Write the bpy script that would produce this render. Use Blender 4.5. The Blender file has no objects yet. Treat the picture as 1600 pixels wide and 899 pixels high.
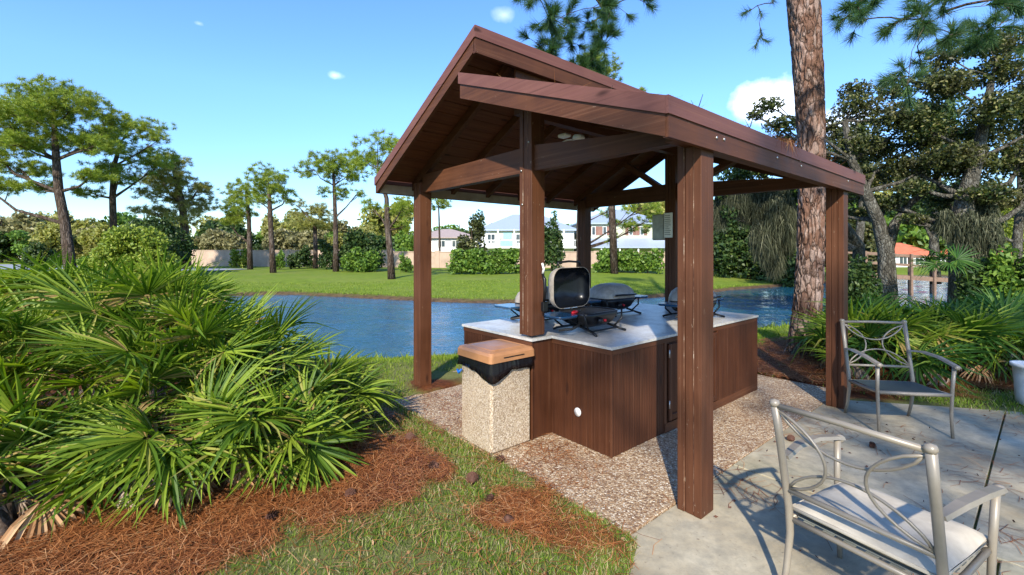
import bpy, math, random
import numpy as np
from mathutils import Vector, Matrix, noise

sc = bpy.context.scene
C = bpy.context.collection
R = math.radians
PI = math.pi

# ---------------------------------------------------------------- camera
cd = bpy.data.cameras.new('camera'); cam = bpy.data.objects.new('camera', cd); C.objects.link(cam)
cam.location = (0, 0, 1.65); cam.rotation_euler = (R(90), 0, 0)
cd.sensor_width = 36; cd.lens = 16; cd.shift_y = -0.0359
cd.clip_start = 0.05; cd.clip_end = 3000
sc.camera = cam
F = 711.0; HY = 392.0
def at(px, py, Y):                       # photo pixel at depth Y -> world point
    return ((px-800)/F*Y, Y, 1.65+(HY-py)/F*Y)
def gnd(px, py, z=0.0):                  # photo pixel on the plane z
    Y = (1.65-z)*F/(py-HY); return ((px-800)/F*Y, Y)

# ---------------------------------------------------------------- light
SUN_EL = 33.0; SUN_AZ = 191.0            # azimuth clockwise from +Y : behind the camera, to the right
sdir = Vector((math.sin(R(SUN_AZ))*math.cos(R(SUN_EL)), math.cos(R(SUN_AZ))*math.cos(R(SUN_EL)), math.sin(R(SUN_EL))))
sl = bpy.data.lights.new('sun', 'SUN'); so = bpy.data.objects.new('sun', sl); C.objects.link(so)
sl.energy = 3.7; sl.angle = R(0.9); sl.color = (1.0, 0.92, 0.79)
so.rotation_euler = sdir.to_track_quat('Z', 'Y').to_euler()

w = bpy.data.worlds.new('World'); sc.world = w; w.use_nodes = True
wn = w.node_tree; wl = wn.links; bgn = wn.nodes['Background']
sky = wn.nodes.new('ShaderNodeTexSky'); sky.sky_type = 'NISHITA'; sky.sun_disc = False
sky.sun_elevation = R(SUN_EL); sky.sun_rotation = R(SUN_AZ)
sky.air_density = 1.0; sky.dust_density = 0.15; sky.ozone_density = 2.5
hs = wn.nodes.new('ShaderNodeHueSaturation'); hs.inputs['Saturation'].default_value = 1.2; hs.inputs['Hue'].default_value = 0.508; hs.inputs['Value'].default_value = 1.12
wl.new(sky.outputs[0], hs.inputs['Color'])
tc = wn.nodes.new('ShaderNodeTexCoord')
sepz = wn.nodes.new('ShaderNodeSeparateXYZ'); wl.new(tc.outputs['Generated'], sepz.inputs[0])
hr = wn.nodes.new('ShaderNodeValToRGB'); wl.new(sepz.outputs['Z'], hr.inputs[0])
for i_, (p_, c_) in enumerate([(0.0, (.50, .56, .64)), (0.12, (.58, .66, .76)), (0.30, (.86, .92, 1.0)), (0.6, (.98, 1.0, 1.03))]):
    e_ = hr.color_ramp.elements[i_] if i_ < 2 else hr.color_ramp.elements.new(p_)
    e_.position = p_; e_.color = (*[v_ for v_ in c_], 1)
hm = wn.nodes.new('ShaderNodeMix'); hm.data_type = 'RGBA'; hm.blend_type = 'MULTIPLY'; hm.inputs[0].default_value = 1.0
wl.new(hs.outputs[0], hm.inputs[6]); wl.new(hr.outputs[0], hm.inputs[7])
cur = hm.outputs[2]
def wmath(op, a, b=None, c=None, clamp=False):
    n = wn.nodes.new('ShaderNodeMath'); n.operation = op; n.use_clamp = clamp
    for i, v in enumerate((a, b, c)):
        if v is None: continue
        if isinstance(v, (int, float)): n.inputs[i].default_value = v
        else: wl.new(v, n.inputs[i])
    return n.outputs[0]
nz = wn.nodes.new('ShaderNodeTexNoise'); nz.inputs['Scale'].default_value = 9; nz.inputs['Detail'].default_value = 8; nz.inputs['Roughness'].default_value = 0.6
wl.new(tc.outputs['Generated'], nz.inputs['Vector'])
def cloud(px, py, rad, dens, thr, sq=1.9):
    global cur
    d = Vector(((px-800)/F, 1, (HY-py)/F)).normalized()
    sub = wn.nodes.new('ShaderNodeVectorMath'); sub.operation = 'SUBTRACT'; sub.inputs[1].default_value = d
    wl.new(tc.outputs['Generated'], sub.inputs[0])
    mul = wn.nodes.new('ShaderNodeVectorMath'); mul.operation = 'MULTIPLY'; mul.inputs[1].default_value = (1, 1, sq)
    wl.new(sub.outputs[0], mul.inputs[0])
    ln = wn.nodes.new('ShaderNodeVectorMath'); ln.operation = 'LENGTH'; wl.new(mul.outputs[0], ln.inputs[0])
    m = wmath('SUBTRACT', 1.0, wmath('DIVIDE', ln.outputs['Value'], rad))
    m = wmath('ADD', m, wmath('MULTIPLY', wmath('SUBTRACT', nz.outputs['Fac'], 0.5), 1.6))
    m = wmath('MULTIPLY', wmath('SUBTRACT', m, thr), dens, clamp=True)
    mx = wn.nodes.new('ShaderNodeMix'); mx.data_type = 'RGBA'
    wl.new(m, mx.inputs[0]); wl.new(cur, mx.inputs[6]); mx.inputs[7].default_value = (11, 11.3, 11.6, 1)
    cur = mx.outputs[2]
cloud(1200, 158, 0.11, 0.9, 0.22)
cloud(1310, 190, 0.10, 0.9, 0.3)
cloud(523, 118, 0.034, 0.55, 0.45)
cloud(311, 37, 0.026, 0.45, 0.45)
cloud(788, 24, 0.04, 0.3, 0.4)
wl.new(cur, bgn.inputs['Color'])
bgn.inputs['Strength'].default_value = 0.15
sc.view_settings.view_transform = 'Standard'; sc.view_settings.look = 'None'
sc.view_settings.exposure = 1.08; sc.view_settings.gamma = 1.0
sc.cycles.max_bounces = 6; sc.cycles.diffuse_bounces = 3; sc.cycles.glossy_bounces = 3
sc.cycles.transmission_bounces = 4; sc.cycles.transparent_max_bounces = 4

# ---------------------------------------------------------------- materials
def lin(c): return tuple(((v/12.92) if v <= 0.04045 else ((v+0.055)/1.055)**2.4) for v in c)
class Mat:
    def __init__(s, name, col, rough=0.6, metal=0.0, spec=0.4):
        s.m = bpy.data.materials.new(name); s.m.use_nodes = True
        s.n = s.m.node_tree.nodes; s.l = s.m.node_tree.links
        s.b = s.n['Principled BSDF']; s.out = s.n['Material Output']
        s.b.inputs['Base Color'].default_value = (*col, 1); s.b.inputs['Roughness'].default_value = rough
        s.b.inputs['Metallic'].default_value = metal; s.b.inputs['Specular IOR Level'].default_value = spec
        s.tc = s.n.new('ShaderNodeTexCoord')
    def coord(s, scale=(1, 1, 1), src='Object'):
        mp = s.n.new('ShaderNodeMapping'); mp.inputs['Scale'].default_value = scale
        s.l.new(s.tc.outputs[src], mp.inputs['Vector']); return mp.outputs[0]
    def noise(s, sc_, detail=4, rough=0.6, vec=None, dist=0):
        n = s.n.new('ShaderNodeTexNoise'); n.inputs['Scale'].default_value = sc_; n.inputs['Detail'].default_value = detail
        n.inputs['Roughness'].default_value = rough; n.inputs['Distortion'].default_value = dist
        s.l.new(vec if vec is not None else s.coord(), n.inputs['Vector']); return n.outputs['Fac']
    def voro(s, sc_, vec=None, feat='F1', out='Distance'):
        n = s.n.new('ShaderNodeTexVoronoi'); n.inputs['Scale'].default_value = sc_; n.feature = feat
        s.l.new(vec if vec is not None else s.coord(), n.inputs['Vector']); return n.outputs[out]
    def ramp(s, fac, stops):
        n = s.n.new('ShaderNodeValToRGB'); e = n.color_ramp.elements
        while len(e) < len(stops): e.new(0.5)
        for i, (p, c) in enumerate(stops):
            e[i].position = p; e[i].color = (*c, 1) if len(c) == 3 else c
        s.l.new(fac, n.inputs[0]); return n.outputs[0]
    def mix(s, f, a, b, mode='MIX'):
        n = s.n.new('ShaderNodeMix'); n.data_type = 'RGBA'; n.blend_type = mode
        for v, i in ((f, 0), (a, 6), (b, 7)):
            if isinstance(v, tuple): n.inputs[i].default_value = (*v, 1) if len(v) == 3 else v
            elif isinstance(v, (int, float)): n.inputs[i].default_value = v
            else: s.l.new(v, n.inputs[i])
        return n.outputs[2]
    def math(s, op, a, b=0.0, clamp=False):
        n = s.n.new('ShaderNodeMath'); n.operation = op; n.use_clamp = clamp
        for i, v in enumerate((a, b)):
            if isinstance(v, (int, float)): n.inputs[i].default_value = v
            else: s.l.new(v, n.inputs[i])
        return n.outputs[0]
    def rnd(s):
        g = s.n.new('ShaderNodeNewGeometry'); return g.outputs['Random Per Island']
    def attr(s, name):
        a = s.n.new('ShaderNodeAttribute'); a.attribute_name = name; return a.outputs['Fac']
    def col(s, o): s.l.new(o, s.b.inputs['Base Color']); return s
    def rgh(s, o): s.l.new(o, s.b.inputs['Roughness']); return s
    def bump(s, h, strength=0.4, dist=0.01):
        n = s.n.new('ShaderNodeBump'); n.inputs['Strength'].default_value = strength; n.inputs['Distance'].default_value = dist
        s.l.new(h, n.inputs['Height']); s.l.new(n.outputs[0], s.b.inputs['Normal']); return s
    def transl(s, fac, tint):
        t = s.n.new('ShaderNodeBsdfTranslucent')
        bc = s.b.inputs['Base Color']
        if bc.links: s.l.new(s.mix(1.0, bc.links[0].from_socket, tint, 'MULTIPLY'), t.inputs[0])
        else: t.inputs[0].default_value = (*tint, 1)
        mx = s.n.new('ShaderNodeMixShader'); mx.inputs[0].default_value = fac
        s.l.new(s.b.outputs[0], mx.inputs[1]); s.l.new(t.outputs[0], mx.inputs[2]); s.l.new(mx.outputs[0], s.out.inputs[0]); return s

def wood(name, c1, c2, c3, axis, rough=0.5, worn=0.645):
    sc_ = {'x': (1.2, 22, 22), 'y': (22, 1.2, 22), 'z': (22, 22, 1.2)}[axis]
    m = Mat(name, c1, rough, spec=0.22)
    g = m.noise(1.0, 6, 0.65, m.coord(sc_))
    big = m.noise(2.2, 3)
    base = m.ramp(g, [(0.3, c2), (0.7, c1)])
    base = m.mix(m.ramp(big, [(0.35, (0, 0, 0)), (0.75, (0.6, 0.6, 0.6))]), base, c3)
    chip = m.noise(20, 5, 0.8, m.coord({'x': (.5, 2, 2), 'y': (2, .5, 2), 'z': (2, 2, .5)}[axis]))
    base = m.mix(m.ramp(chip, [(worn, (0, 0, 0)), (worn+.03, (1, 1, 1))]), base, (0.42, 0.33, 0.24))
    st = m.noise(1.0, 3, 0.5, m.coord(tuple(v_*(3.2 if v_ > 10 else .5) for v_ in sc_)))
    base = m.mix(m.ramp(st, [(0.60, (0, 0, 0)), (0.70, (0.2,)*3)]), base, (0.26, 0.13, 0.075))
    base = m.mix(m.ramp(st, [(0.30, (0.35,)*3), (0.40, (0, 0, 0))]), base, (0.022, 0.008, 0.005))
    kn = m.voro(1.6, m.coord(tuple(3.0 if v_ > 10 else 1.0 for v_ in sc_)))
    base = m.mix(m.ramp(kn, [(0.05, (0.8,)*3), (0.12, (0, 0, 0))]), base, (0.03, 0.011, 0.006))
    m.col(base); m.bump(g, 0.35, 0.004)
    m.rgh(m.ramp(big, [(0.3, (0.5,)*3), (0.8, (0.7,)*3)]))
    return m.m
BR1 = (0.102, 0.038, 0.017); BR2 = (0.052, 0.0185, 0.008); BR3 = (0.13, 0.050, 0.023)
wood_z = wood('brown_wood_upright', BR1, BR2, BR3, 'z', worn=0.66)
wood_x = wood('brown_wood_lengthwise', BR1, BR2, BR3, 'x', worn=0.68)
wood_y = wood('brown_wood_crosswise', BR1, BR2, BR3, 'y', worn=0.68)
wood_cab = wood('brown_cabinet_wood', (0.074, 0.025, 0.010), (0.040, 0.0135, 0.006), (0.085, 0.029, 0.012), 'z', 0.42, 0.70)
deck = wood('roof_decking_wood', (0.16, 0.055, 0.026), (0.07, 0.022, 0.011), (0.13, 0.045, 0.022), 'x', 0.7, 0.8)
trim_x = wood('reddish_metal_trim_lengthwise', (0.165, 0.068, 0.053), (0.11, 0.042, 0.032), (0.18, 0.08, 0.063), 'x', 0.4, 0.85)
trim_y = wood('reddish_metal_trim_crosswise', (0.165, 0.068, 0.053), (0.11, 0.042, 0.032), (0.18, 0.08, 0.063), 'y', 0.4, 0.85)
sunlit_tan = Mat('sunlit_tan_board', (0.36, 0.27, 0.19), 0.7)  # sunlight on the inner eave fascia, painted in as a tan colour
sunlit_tan.col(sunlit_tan.ramp(sunlit_tan.noise(5, 4), [(0.3, (0.25, 0.18, 0.12)), (0.7, (0.40, 0.31, 0.22))])); sunlit_tan = sunlit_tan.m
shingle = Mat('roof_shingles', (0.05, 0.035, 0.03), 0.9)
shingle.col(shingle.ramp(shingle.noise(30, 4), [(0.3, (0.03, 0.02, 0.018)), (0.7, (0.09, 0.06, 0.05))])); shingle = shingle.m

def simple(name, c, rough=0.6, metal=0.0, var=0.25, sc_=8, spec=0.4, bump=0):
    m = Mat(name, c, rough, metal, spec)
    f = m.noise(sc_, 5, 0.65)
    m.col(m.ramp(f, [(0.3, tuple(v*(1-var) for v in c)), (0.7, tuple(min(1, v*(1+var)) for v in c))]))
    if bump: m.bump(f, bump, 0.01)
    return m.m
black_pl = simple('black_plastic', (0.008, 0.008, 0.009), 0.34, spec=0.35)
black_en = simple('black_enamel', (0.006, 0.008, 0.012), 0.27, spec=0.3, var=0.1)
blue_pl = simple('dark_blue_resin', (0.010, 0.055, 0.12), 0.22, spec=0.7)
castal = simple('cast_aluminium', (0.38, 0.325, 0.265), 0.5, 0.15, 0.25, 18)
grate_m = simple('cast_iron', (0.03, 0.028, 0.026), 0.6)
red_pl = simple('red_plastic', (0.62, 0.012, 0.02), 0.35, var=0.1)
white_pl = simple('white_plastic', (0.78, 0.77, 0.73), 0.4, var=0.06)
paper = simple('white_paper', (0.72, 0.74, 0.70), 0.7, var=0.05)
ink = simple('dark_ink', (0.04, 0.04, 0.05), 0.7)
grey_box = simple('grey_metal_box', (0.34, 0.36, 0.33), 0.45, 0.2)
steel = simple('worn_steel', (0.5, 0.49, 0.46), 0.35, 0.8)
lid_m = simple('orange_tan_plastic', (0.40, 0.185, 0.075), 0.42, var=0.14, sc_=5, spec=0.55)
bag_m = simple('black_bin_liner', (0.008, 0.008, 0.010), 0.24, var=0.1, spec=0.6)
bag_blue = simple('blue_bag_tie', (0.01, 0.14, 0.5), 0.4)
chair_m = simple('taupe_powder_coat', (0.25, 0.215, 0.165), 0.38, 0.1, 0.12, 6, 0.5)
sling_m = simple('dark_mesh_sling', (0.035, 0.05, 0.05), 0.6, var=0.3, sc_=60)
strap_m = simple('grey_webbing', (0.20, 0.21, 0.18), 0.7)
cush_m = Mat('cream_cushion_fabric', (0.66, 0.62, 0.54), 0.85)
cush_m.col(cush_m.ramp(cush_m.noise(9, 5), [(0.3, (0.40, 0.345, 0.26)), (0.7, (0.56, 0.495, 0.385))])); cush_m.bump(cush_m.noise(260, 2), 0.25, 0.002); cush_m = cush_m.m
pot_m = simple('white_ceramic', (0.66, 0.66, 0.62), 0.5, var=0.12)

m = Mat('tiled_counter_top', (0.5, 0.46, 0.4), 0.3, spec=0.5)
cn = m.noise(6, 6, 0.7); cn2 = m.noise(45, 3)
cc = m.ramp(cn, [(0.25, (0.28, 0.24, 0.19)), (0.5, (0.52, 0.49, 0.43)), (0.75, (0.62, 0.60, 0.55))])
m.col(m.mix(0.3, cc, m.ramp(cn2, [(0.3, (0.2, 0.18, 0.15)), (0.7, (0.7, 0.68, 0.62))])))
m.rgh(m.ramp(cn, [(0.2, (0.45,)*3), (0.8, (0.24,)*3)])); counter_m = m.m

def pebbles(name, tone, scale, bumpd=0.006):
    m = Mat(name, (0.4, 0.3, 0.2), 0.75)
    v = m.coord()
    cell = m.voro(scale, v, 'F1', 'Color')
    sep = m.n.new('ShaderNodeSeparateColor'); m.l.new(cell, sep.inputs[0])
    col = m.ramp(sep.outputs[0], tone)
    edge = m.voro(scale, v, 'DISTANCE_TO_EDGE', 'Distance')
    col = m.mix(m.ramp(edge, [(0.02, (1, 1, 1)), (0.12, (0, 0, 0))]), col, (0.20, 0.15, 0.11))
    big = m.noise(1.6, 4)
    col = m.mix(m.ramp(big, [(0.4, (0, 0, 0)), (0.8, (0.45,)*3)]), col, (0.25, 0.14, 0.07))
    m.col(col); d = m.voro(scale, v, 'SMOOTH_F1', 'Distance')
    m.bump(m.math('MULTIPLY', d, -1.0), 0.8, bumpd)
    return m.m
agg = pebbles('exposed_aggregate', [(0.0, (0.12, 0.05, 0.02)), (0.3, (0.33, 0.19, 0.085)), (0.6, (0.50, 0.355, 0.20)), (0.85, (0.66, 0.52, 0.34)), (1.0, (0.82, 0.73, 0.56))], 80)
agg_can = pebbles('pebble_concrete', [(0.0, (0.25, 0.18, 0.10)), (0.3, (0.46, 0.36, 0.23)), (0.7, (0.60, 0.50, 0.35)), (1.0, (0.70, 0.60, 0.46))], 110, 0.003)

m = Mat('weathered_concrete', (0.36, 0.35, 0.31), 0.75)
f1 = m.noise(1.3, 7, 0.65); f2 = m.noise(9, 6, 0.7); f3 = m.noise(0.7, 3)
c = m.ramp(f1, [(0.3, (0.21, 0.165, 0.10)), (0.48, (0.39, 0.325, 0.21)), (0.7, (0.52, 0.455, 0.32))])
c = m.mix(m.ramp(f2, [(0.35, (0.55,)*3), (0.6, (0, 0, 0))]), c, (0.19, 0.18, 0.14))
c = m.mix(m.ramp(f3, [(0.5, (0, 0, 0)), (0.7, (0.35,)*3)]), c, (0.28, 0.28, 0.16))
c = m.mix(m.ramp(m.noise(3.1, 6, 0.75), [(0.62, (0, 0, 0)), (0.75, (0.6,)*3)]), c, (0.26, 0.13, 0.06))
c = m.mix(m.ramp(m.noise(28, 6, 0.8), [(0.60, (0, 0, 0)), (0.68, (0.7,)*3)]), c, (0.12, 0.085, 0.05))
c = m.mix(m.ramp(m.noise(0.9, 7, 0.8, None, 1.2), [(0.56, (0, 0, 0)), (0.64, (0.5,)*3)]), c, (0.16, 0.15, 0.09))
m.col(c); m.bump(m.noise(120, 3), 0.3, 0.002); concrete_m = m.m

def ground_mat():
    m = Mat('lawn_and_straw', (0.07, 0.1, 0.02), 0.95, spec=0.1)
    v = m.coord(); 
    gn = m.noise(1.6, 6, 0.7, v); gf = m.noise(45, 4, 0.7, v); gw = m.noise(0.25, 3, 0.5, v)
    g = m.ramp(gn, [(0.3, (0.12, 0.175, 0.018)), (0.6, (0.20, 0.265, 0.028)), (0.8, (0.28, 0.32, 0.045))])
    g = m.mix(m.ramp(gf, [(0.3, (0.6,)*3), (0.65, (0, 0, 0))]), g, (0.055, 0.095, 0.014))
    g = m.mix(m.ramp(gw, [(0.45, (0, 0, 0)), (0.7, (0.5,)*3)]), g, (0.20, 0.22, 0.05))
    thatch = m.ramp(m.noise(60, 4, 0.8, v), [(0.3, (0.07, 0.06, 0.028)), (0.7, (0.24, 0.20, 0.11))])
    g = m.mix(m.attr('near'), g, thatch)
    s = m.ramp(m.noise(5, 7, 0.8, v, 1.5), [(0.3, (0.04, 0.015, 0.007)), (0.5, (0.11, 0.036, 0.013)), (0.75, (0.22, 0.075, 0.026))])
    s = m.mix(m.ramp(m.noise(2.3, 5, 0.7, v), [(0.55, (0, 0, 0)), (0.75, (0.5,)*3)]), s, (0.05, 0.03, 0.018))
    g = m.mix(m.attr('straw'), g, s)
    bk = m.ramp(m.noise(6, 5, 0.7, v), [(0.3, (0.035, 0.022, 0.014)), (0.7, (0.15, 0.095, 0.055))])
    g = m.mix(m.attr('bank'), g, bk)
    m.col(g); m.bump(m.noise(70, 5, 0.8, v), 0.6, 0.02); return m.m
ground_m = ground_mat()

m = Mat('pond_water', (0.010, 0.075, 0.12), 0.05, spec=0.9)
wv = m.coord((1.0, 1.7, 1))
m.bump(m.math('ADD', m.noise(6.5, 4, 0.6, wv, 0.8), m.math('MULTIPLY', m.noise(1.1, 2, 0.5, wv), 1.2)), 0.5, 0.05)
m.b.inputs['IOR'].default_value = 1.5
water_m = m.m

def leafy(name, stops, tr=0.3, tint=(1.3, 1.3, 0.5), rough=0.5, spec=0.35, big=None):
    m = Mat(name, stops[0][1], rough, spec=spec)
    c = m.ramp(m.rnd(), stops)
    if big: c = m.mix(m.ramp(m.noise(big[0], 3), [(0.4, (0, 0, 0)), (0.7, (0.7,)*3)]), c, big[1])
    m.col(c); m.transl(tr, tint); return m.m
palm_m = leafy('palmetto_green', [(0.0, (0.055, 0.12, 0.010)), (0.40, (0.15, 0.23, 0.017)), (0.82, (0.29, 0.37, 0.04)), (0.90, (0.38, 0.29, 0.10)), (1.0, (0.34, 0.20, 0.09))], 0.35, (1.2, 1.3, .35), 0.5, 0.3)
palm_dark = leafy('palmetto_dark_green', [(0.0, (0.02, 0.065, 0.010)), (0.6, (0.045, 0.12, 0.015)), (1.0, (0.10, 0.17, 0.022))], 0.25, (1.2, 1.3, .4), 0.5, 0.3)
palm_dead = leafy('dead_frond', [(0.0, (0.24, 0.12, 0.05)), (0.5, (0.38, 0.20, 0.09)), (1.0, (0.50, 0.33, 0.18))], 0.15, (1, .9, .7), 0.7, 0.2)
palm_grey = leafy('grey_dead_frond', [(0.0, (0.16, 0.11, 0.075)), (0.5, (0.30, 0.22, 0.16)), (1.0, (0.42, 0.35, 0.28))], 0.1, (1, .9, .7), 0.8, 0.2)
pine_m = leafy('pine_needles_green', [(0.0, (0.08, 0.15, 0.016)), (0.5, (0.20, 0.30, 0.030)), (1.0, (0.37, 0.42, 0.06))], 0.35, (1.3, 1.2, 0.5), big=(0.5, (0.24, 0.28, 0.03)))
pine_yel = leafy('pine_needles_yellowish', [(0.0, (0.14, 0.17, 0.03)), (0.5, (0.27, 0.29, 0.05)), (1.0, (0.42, 0.40, 0.11))], 0.35, (1.3, 1.2, 0.5), big=(0.4, (0.28, 0.26, 0.12)))
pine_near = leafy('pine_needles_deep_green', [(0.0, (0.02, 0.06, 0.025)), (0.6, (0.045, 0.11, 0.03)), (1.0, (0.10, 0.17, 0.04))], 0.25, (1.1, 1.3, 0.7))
oak_m = leafy('oak_leaves', [(0.0, (0.012, 0.028, 0.008)), (0.5, (0.036, 0.06, 0.014)), (0.85, (0.12, 0.15, 0.035)), (1.0, (0.34, 0.31, 0.12))], 0.3, big=(0.9, (0.09, 0.075, 0.035)))
bush_m = leafy('bush_leaves', [(0.0, (0.05, 0.11, 0.015)), (0.5, (0.10, 0.19, 0.025)), (1.0, (0.20, 0.30, 0.04))], 0.3)
bush_y = leafy('bright_bush_leaves', [(0.0, (0.10, 0.16, 0.02)), (0.5, (0.20, 0.27, 0.03)), (1.0, (0.34, 0.38, 0.06))], 0.3)
bush_d = leafy('dark_bush_leaves', [(0.0, (0.018, 0.045, 0.012)), (0.6, (0.04, 0.08, 0.02)), (1.0, (0.10, 0.14, 0.03))], 0.25)
mosst_m = leafy('spanish_moss', [(0.0, (0.03, 0.036, 0.02)), (0.6, (0.085, 0.095, 0.055)), (1.0, (0.19, 0.19, 0.12))], 0.3, (1.1, 1.1, .9), 0.9, 0.1)
dry_m = leafy('dry_foliage', [(0.0, (0.12, 0.12, 0.045)), (0.5, (0.23, 0.22, 0.09)), (1.0, (0.36, 0.33, 0.16))], 0.3, (1.2, 1.1, .8))
grass_m = leafy('grass_blades', [(0.0, (0.07, 0.14, 0.014)), (0.45, (0.15, 0.245, 0.022)), (0.72, (0.25, 0.31, 0.05)), (0.80, (0.38, 0.31, 0.15)), (1.0, (0.52, 0.43, 0.26))], 0.3, (1.2, 1.2, .5), 0.6, 0.2)
grass_lush = leafy('lush_grass_blades', [(0.0, (0.09, 0.16, 0.014)), (0.6, (0.17, 0.26, 0.022)), (1.0, (0.30, 0.34, 0.06))], 0.3, (1.2, 1.2, .5), 0.6, 0.2)
needle_m = leafy('fallen_needles', [(0.0, (0.10, 0.03, 0.010)), (0.5, (0.30, 0.10, 0.030)), (0.85, (0.48, 0.19, 0.062)), (1.0, (0.60, 0.34, 0.16))], 0.1, (1, .8, .6), 0.6, 0.25)
cone_m = simple('pine_cone_scales', (0.085, 0.035, 0.02), 0.8, var=0.4, sc_=60)

def bark(name, dark, mid, light, scale=4.0, stretch=0.22, bd=0.03):
    m = Mat(name, mid, 0.9, spec=0.15)
    v = m.coord((1, 1, stretch))
    nv = m.n.new('ShaderNodeVectorMath'); nv.operation = 'ADD'
    nn = m.n.new('ShaderNodeTexNoise'); nn.inputs['Scale'].default_value = scale*0.8; nn.inputs['Detail'].default_value = 3
    m.l.new(v, nn.inputs['Vector'])
    ms = m.n.new('ShaderNodeVectorMath'); ms.operation = 'SCALE'; ms.inputs['Scale'].default_value = 0.35/scale*4
    m.l.new(nn.outputs['Color'], ms.inputs[0]); m.l.new(v, nv.inputs[0]); m.l.new(ms.outputs[0], nv.inputs[1])
    e = m.voro(scale*2.2, nv.outputs[0], 'DISTANCE_TO_EDGE', 'Distance')
    cell = m.voro(scale*2.2, nv.outputs[0], 'F1', 'Color')
    sep = m.n.new('ShaderNodeSeparateColor'); m.l.new(cell, sep.inputs[0])
    c = m.ramp(sep.outputs[0], [(0.0, mid), (0.55, tuple(v_*1.25 for v_ in mid)), (1.0, light)])
    c = m.mix(m.ramp(m.noise(scale*.9, 6, 0.75, m.coord((1.3, 1.3, .6))), [(0.50, (0, 0, 0)), (0.62, (0.8,)*3)]), c, tuple(min(1, v_*1.45) for v_ in light))
    c = m.mix(m.ramp(m.noise(scale*9, 5, 0.7), [(0.3, (0.6,)*3), (0.6, (0, 0, 0))]), c, tuple(v_*0.5 for v_ in mid))
    c = m.mix(m.ramp(m.math('ADD', e, m.math('MULTIPLY', m.noise(scale*4, 4), 0.08)), [(0.06, (.8,)*3), (0.13, (0, 0, 0))]), c, dark)  # crevice shade between the bark plates painted in as dark colour
    m.col(c); m.bump(m.math('ADD', m.ramp(e, [(0, (0, 0, 0)), (0.25, (1, 1, 1))]), m.math('MULTIPLY', m.noise(scale*10, 4), 0.35)), 0.9, bd)
    return m.m
bark_pine = bark('slash_pine_bark', (0.016, 0.008, 0.005), (0.15, 0.082, 0.055), (0.31, 0.23, 0.19), 6.0, 0.30, 0.02)
bark_far = bark('distant_bark', (0.018, 0.013, 0.009), (0.065, 0.044, 0.031), (0.14, 0.11, 0.09), 4)
bark_grey = bark('grey_oak_bark', (0.02, 0.018, 0.014), (0.07, 0.064, 0.05), (0.17, 0.165, 0.14), 7, 0.4, 0.02)

def wallmat(name, c, var=0.12, sc_=1.0):
    return simple(name, c, 0.85, var=var, sc_=sc_)
tanwall = simple('tan_stucco', (0.42, 0.31, 0.23), 0.9, var=0.22, sc_=0.8)
yelwall = wallmat('pale_yellow_siding', (0.52, 0.53, 0.38))
whtwall = wallmat('white_siding', (0.70, 0.70, 0.68))
metroof = simple('blue_grey_metal_roof', (0.36, 0.42, 0.50), 0.4, 0.2, 0.1)
pinkroof = simple('pinkish_tile_roof', (0.34, 0.27, 0.24), 0.8)
redroof = simple('orange_red_tile_roof', (0.55, 0.15, 0.075), 0.8, var=0.2, sc_=3)
glass_m = simple('dark_window_glass', (0.05, 0.07, 0.08), 0.08, spec=0.8)
shut_m = simple('brown_shutter', (0.22, 0.11, 0.08), 0.7)
turq = simple('turquoise_paint', (0.25, 0.62, 0.58), 0.6)
fencew = simple('weathered_boardwalk_wood', (0.20, 0.13, 0.09), 0.8)
asphalt = simple('pale_road_surface', (0.28, 0.30, 0.32), 0.8)

# ---------------------------------------------------------------- helpers
def tag(o, label=None, cat=None, group=None, kind=None):
    if label: o['label'] = label
    if cat: o['category'] = cat
    if group: o['group'] = group
    if kind: o['kind'] = kind
    return o
def thing(name, label, cat, loc=(0, 0, 0), rz=0.0, group=None):
    o = bpy.data.objects.new(name, None); C.objects.link(o); o.empty_display_size = 0.1
    o.location = loc; o.rotation_euler = (0, 0, rz)
    return tag(o, label, cat, group)
def mkobj(name, me, parent=None):
    o = bpy.data.objects.new(name, me); C.objects.link(o)
    if parent is not None: o.parent = parent
    return o
def npmesh(name, V, Fc, mat, smooth=False):
    """V Nx3 float array, Fc list of arrays (each MxK of same K)"""
    me = bpy.data.meshes.new(name)
    V = np.asarray(V, dtype=np.float32); me.vertices.add(len(V)); me.vertices.foreach_set('co', V.ravel())
    if not isinstance(Fc, list): Fc = [Fc]
    nl = sum(f.size for f in Fc); npoly = sum(len(f) for f in Fc)
    me.loops.add(nl); me.polygons.add(npoly)
    me.loops.foreach_set('vertex_index', np.concatenate([f.ravel() for f in Fc]).astype(np.int32))
    tot = np.concatenate([np.full(len(f), f.shape[1]) for f in Fc]).astype(np.int32)
    st = np.concatenate([[0], np.cumsum(tot)[:-1]]).astype(np.int32)
    me.polygons.foreach_set('loop_start', st); me.polygons.foreach_set('loop_total', tot)
    if smooth: me.polygons.foreach_set('use_smooth', np.ones(npoly, dtype=bool))
    me.materials.append(mat); me.update(calc_edges=True); me.validate()
    return me

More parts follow.
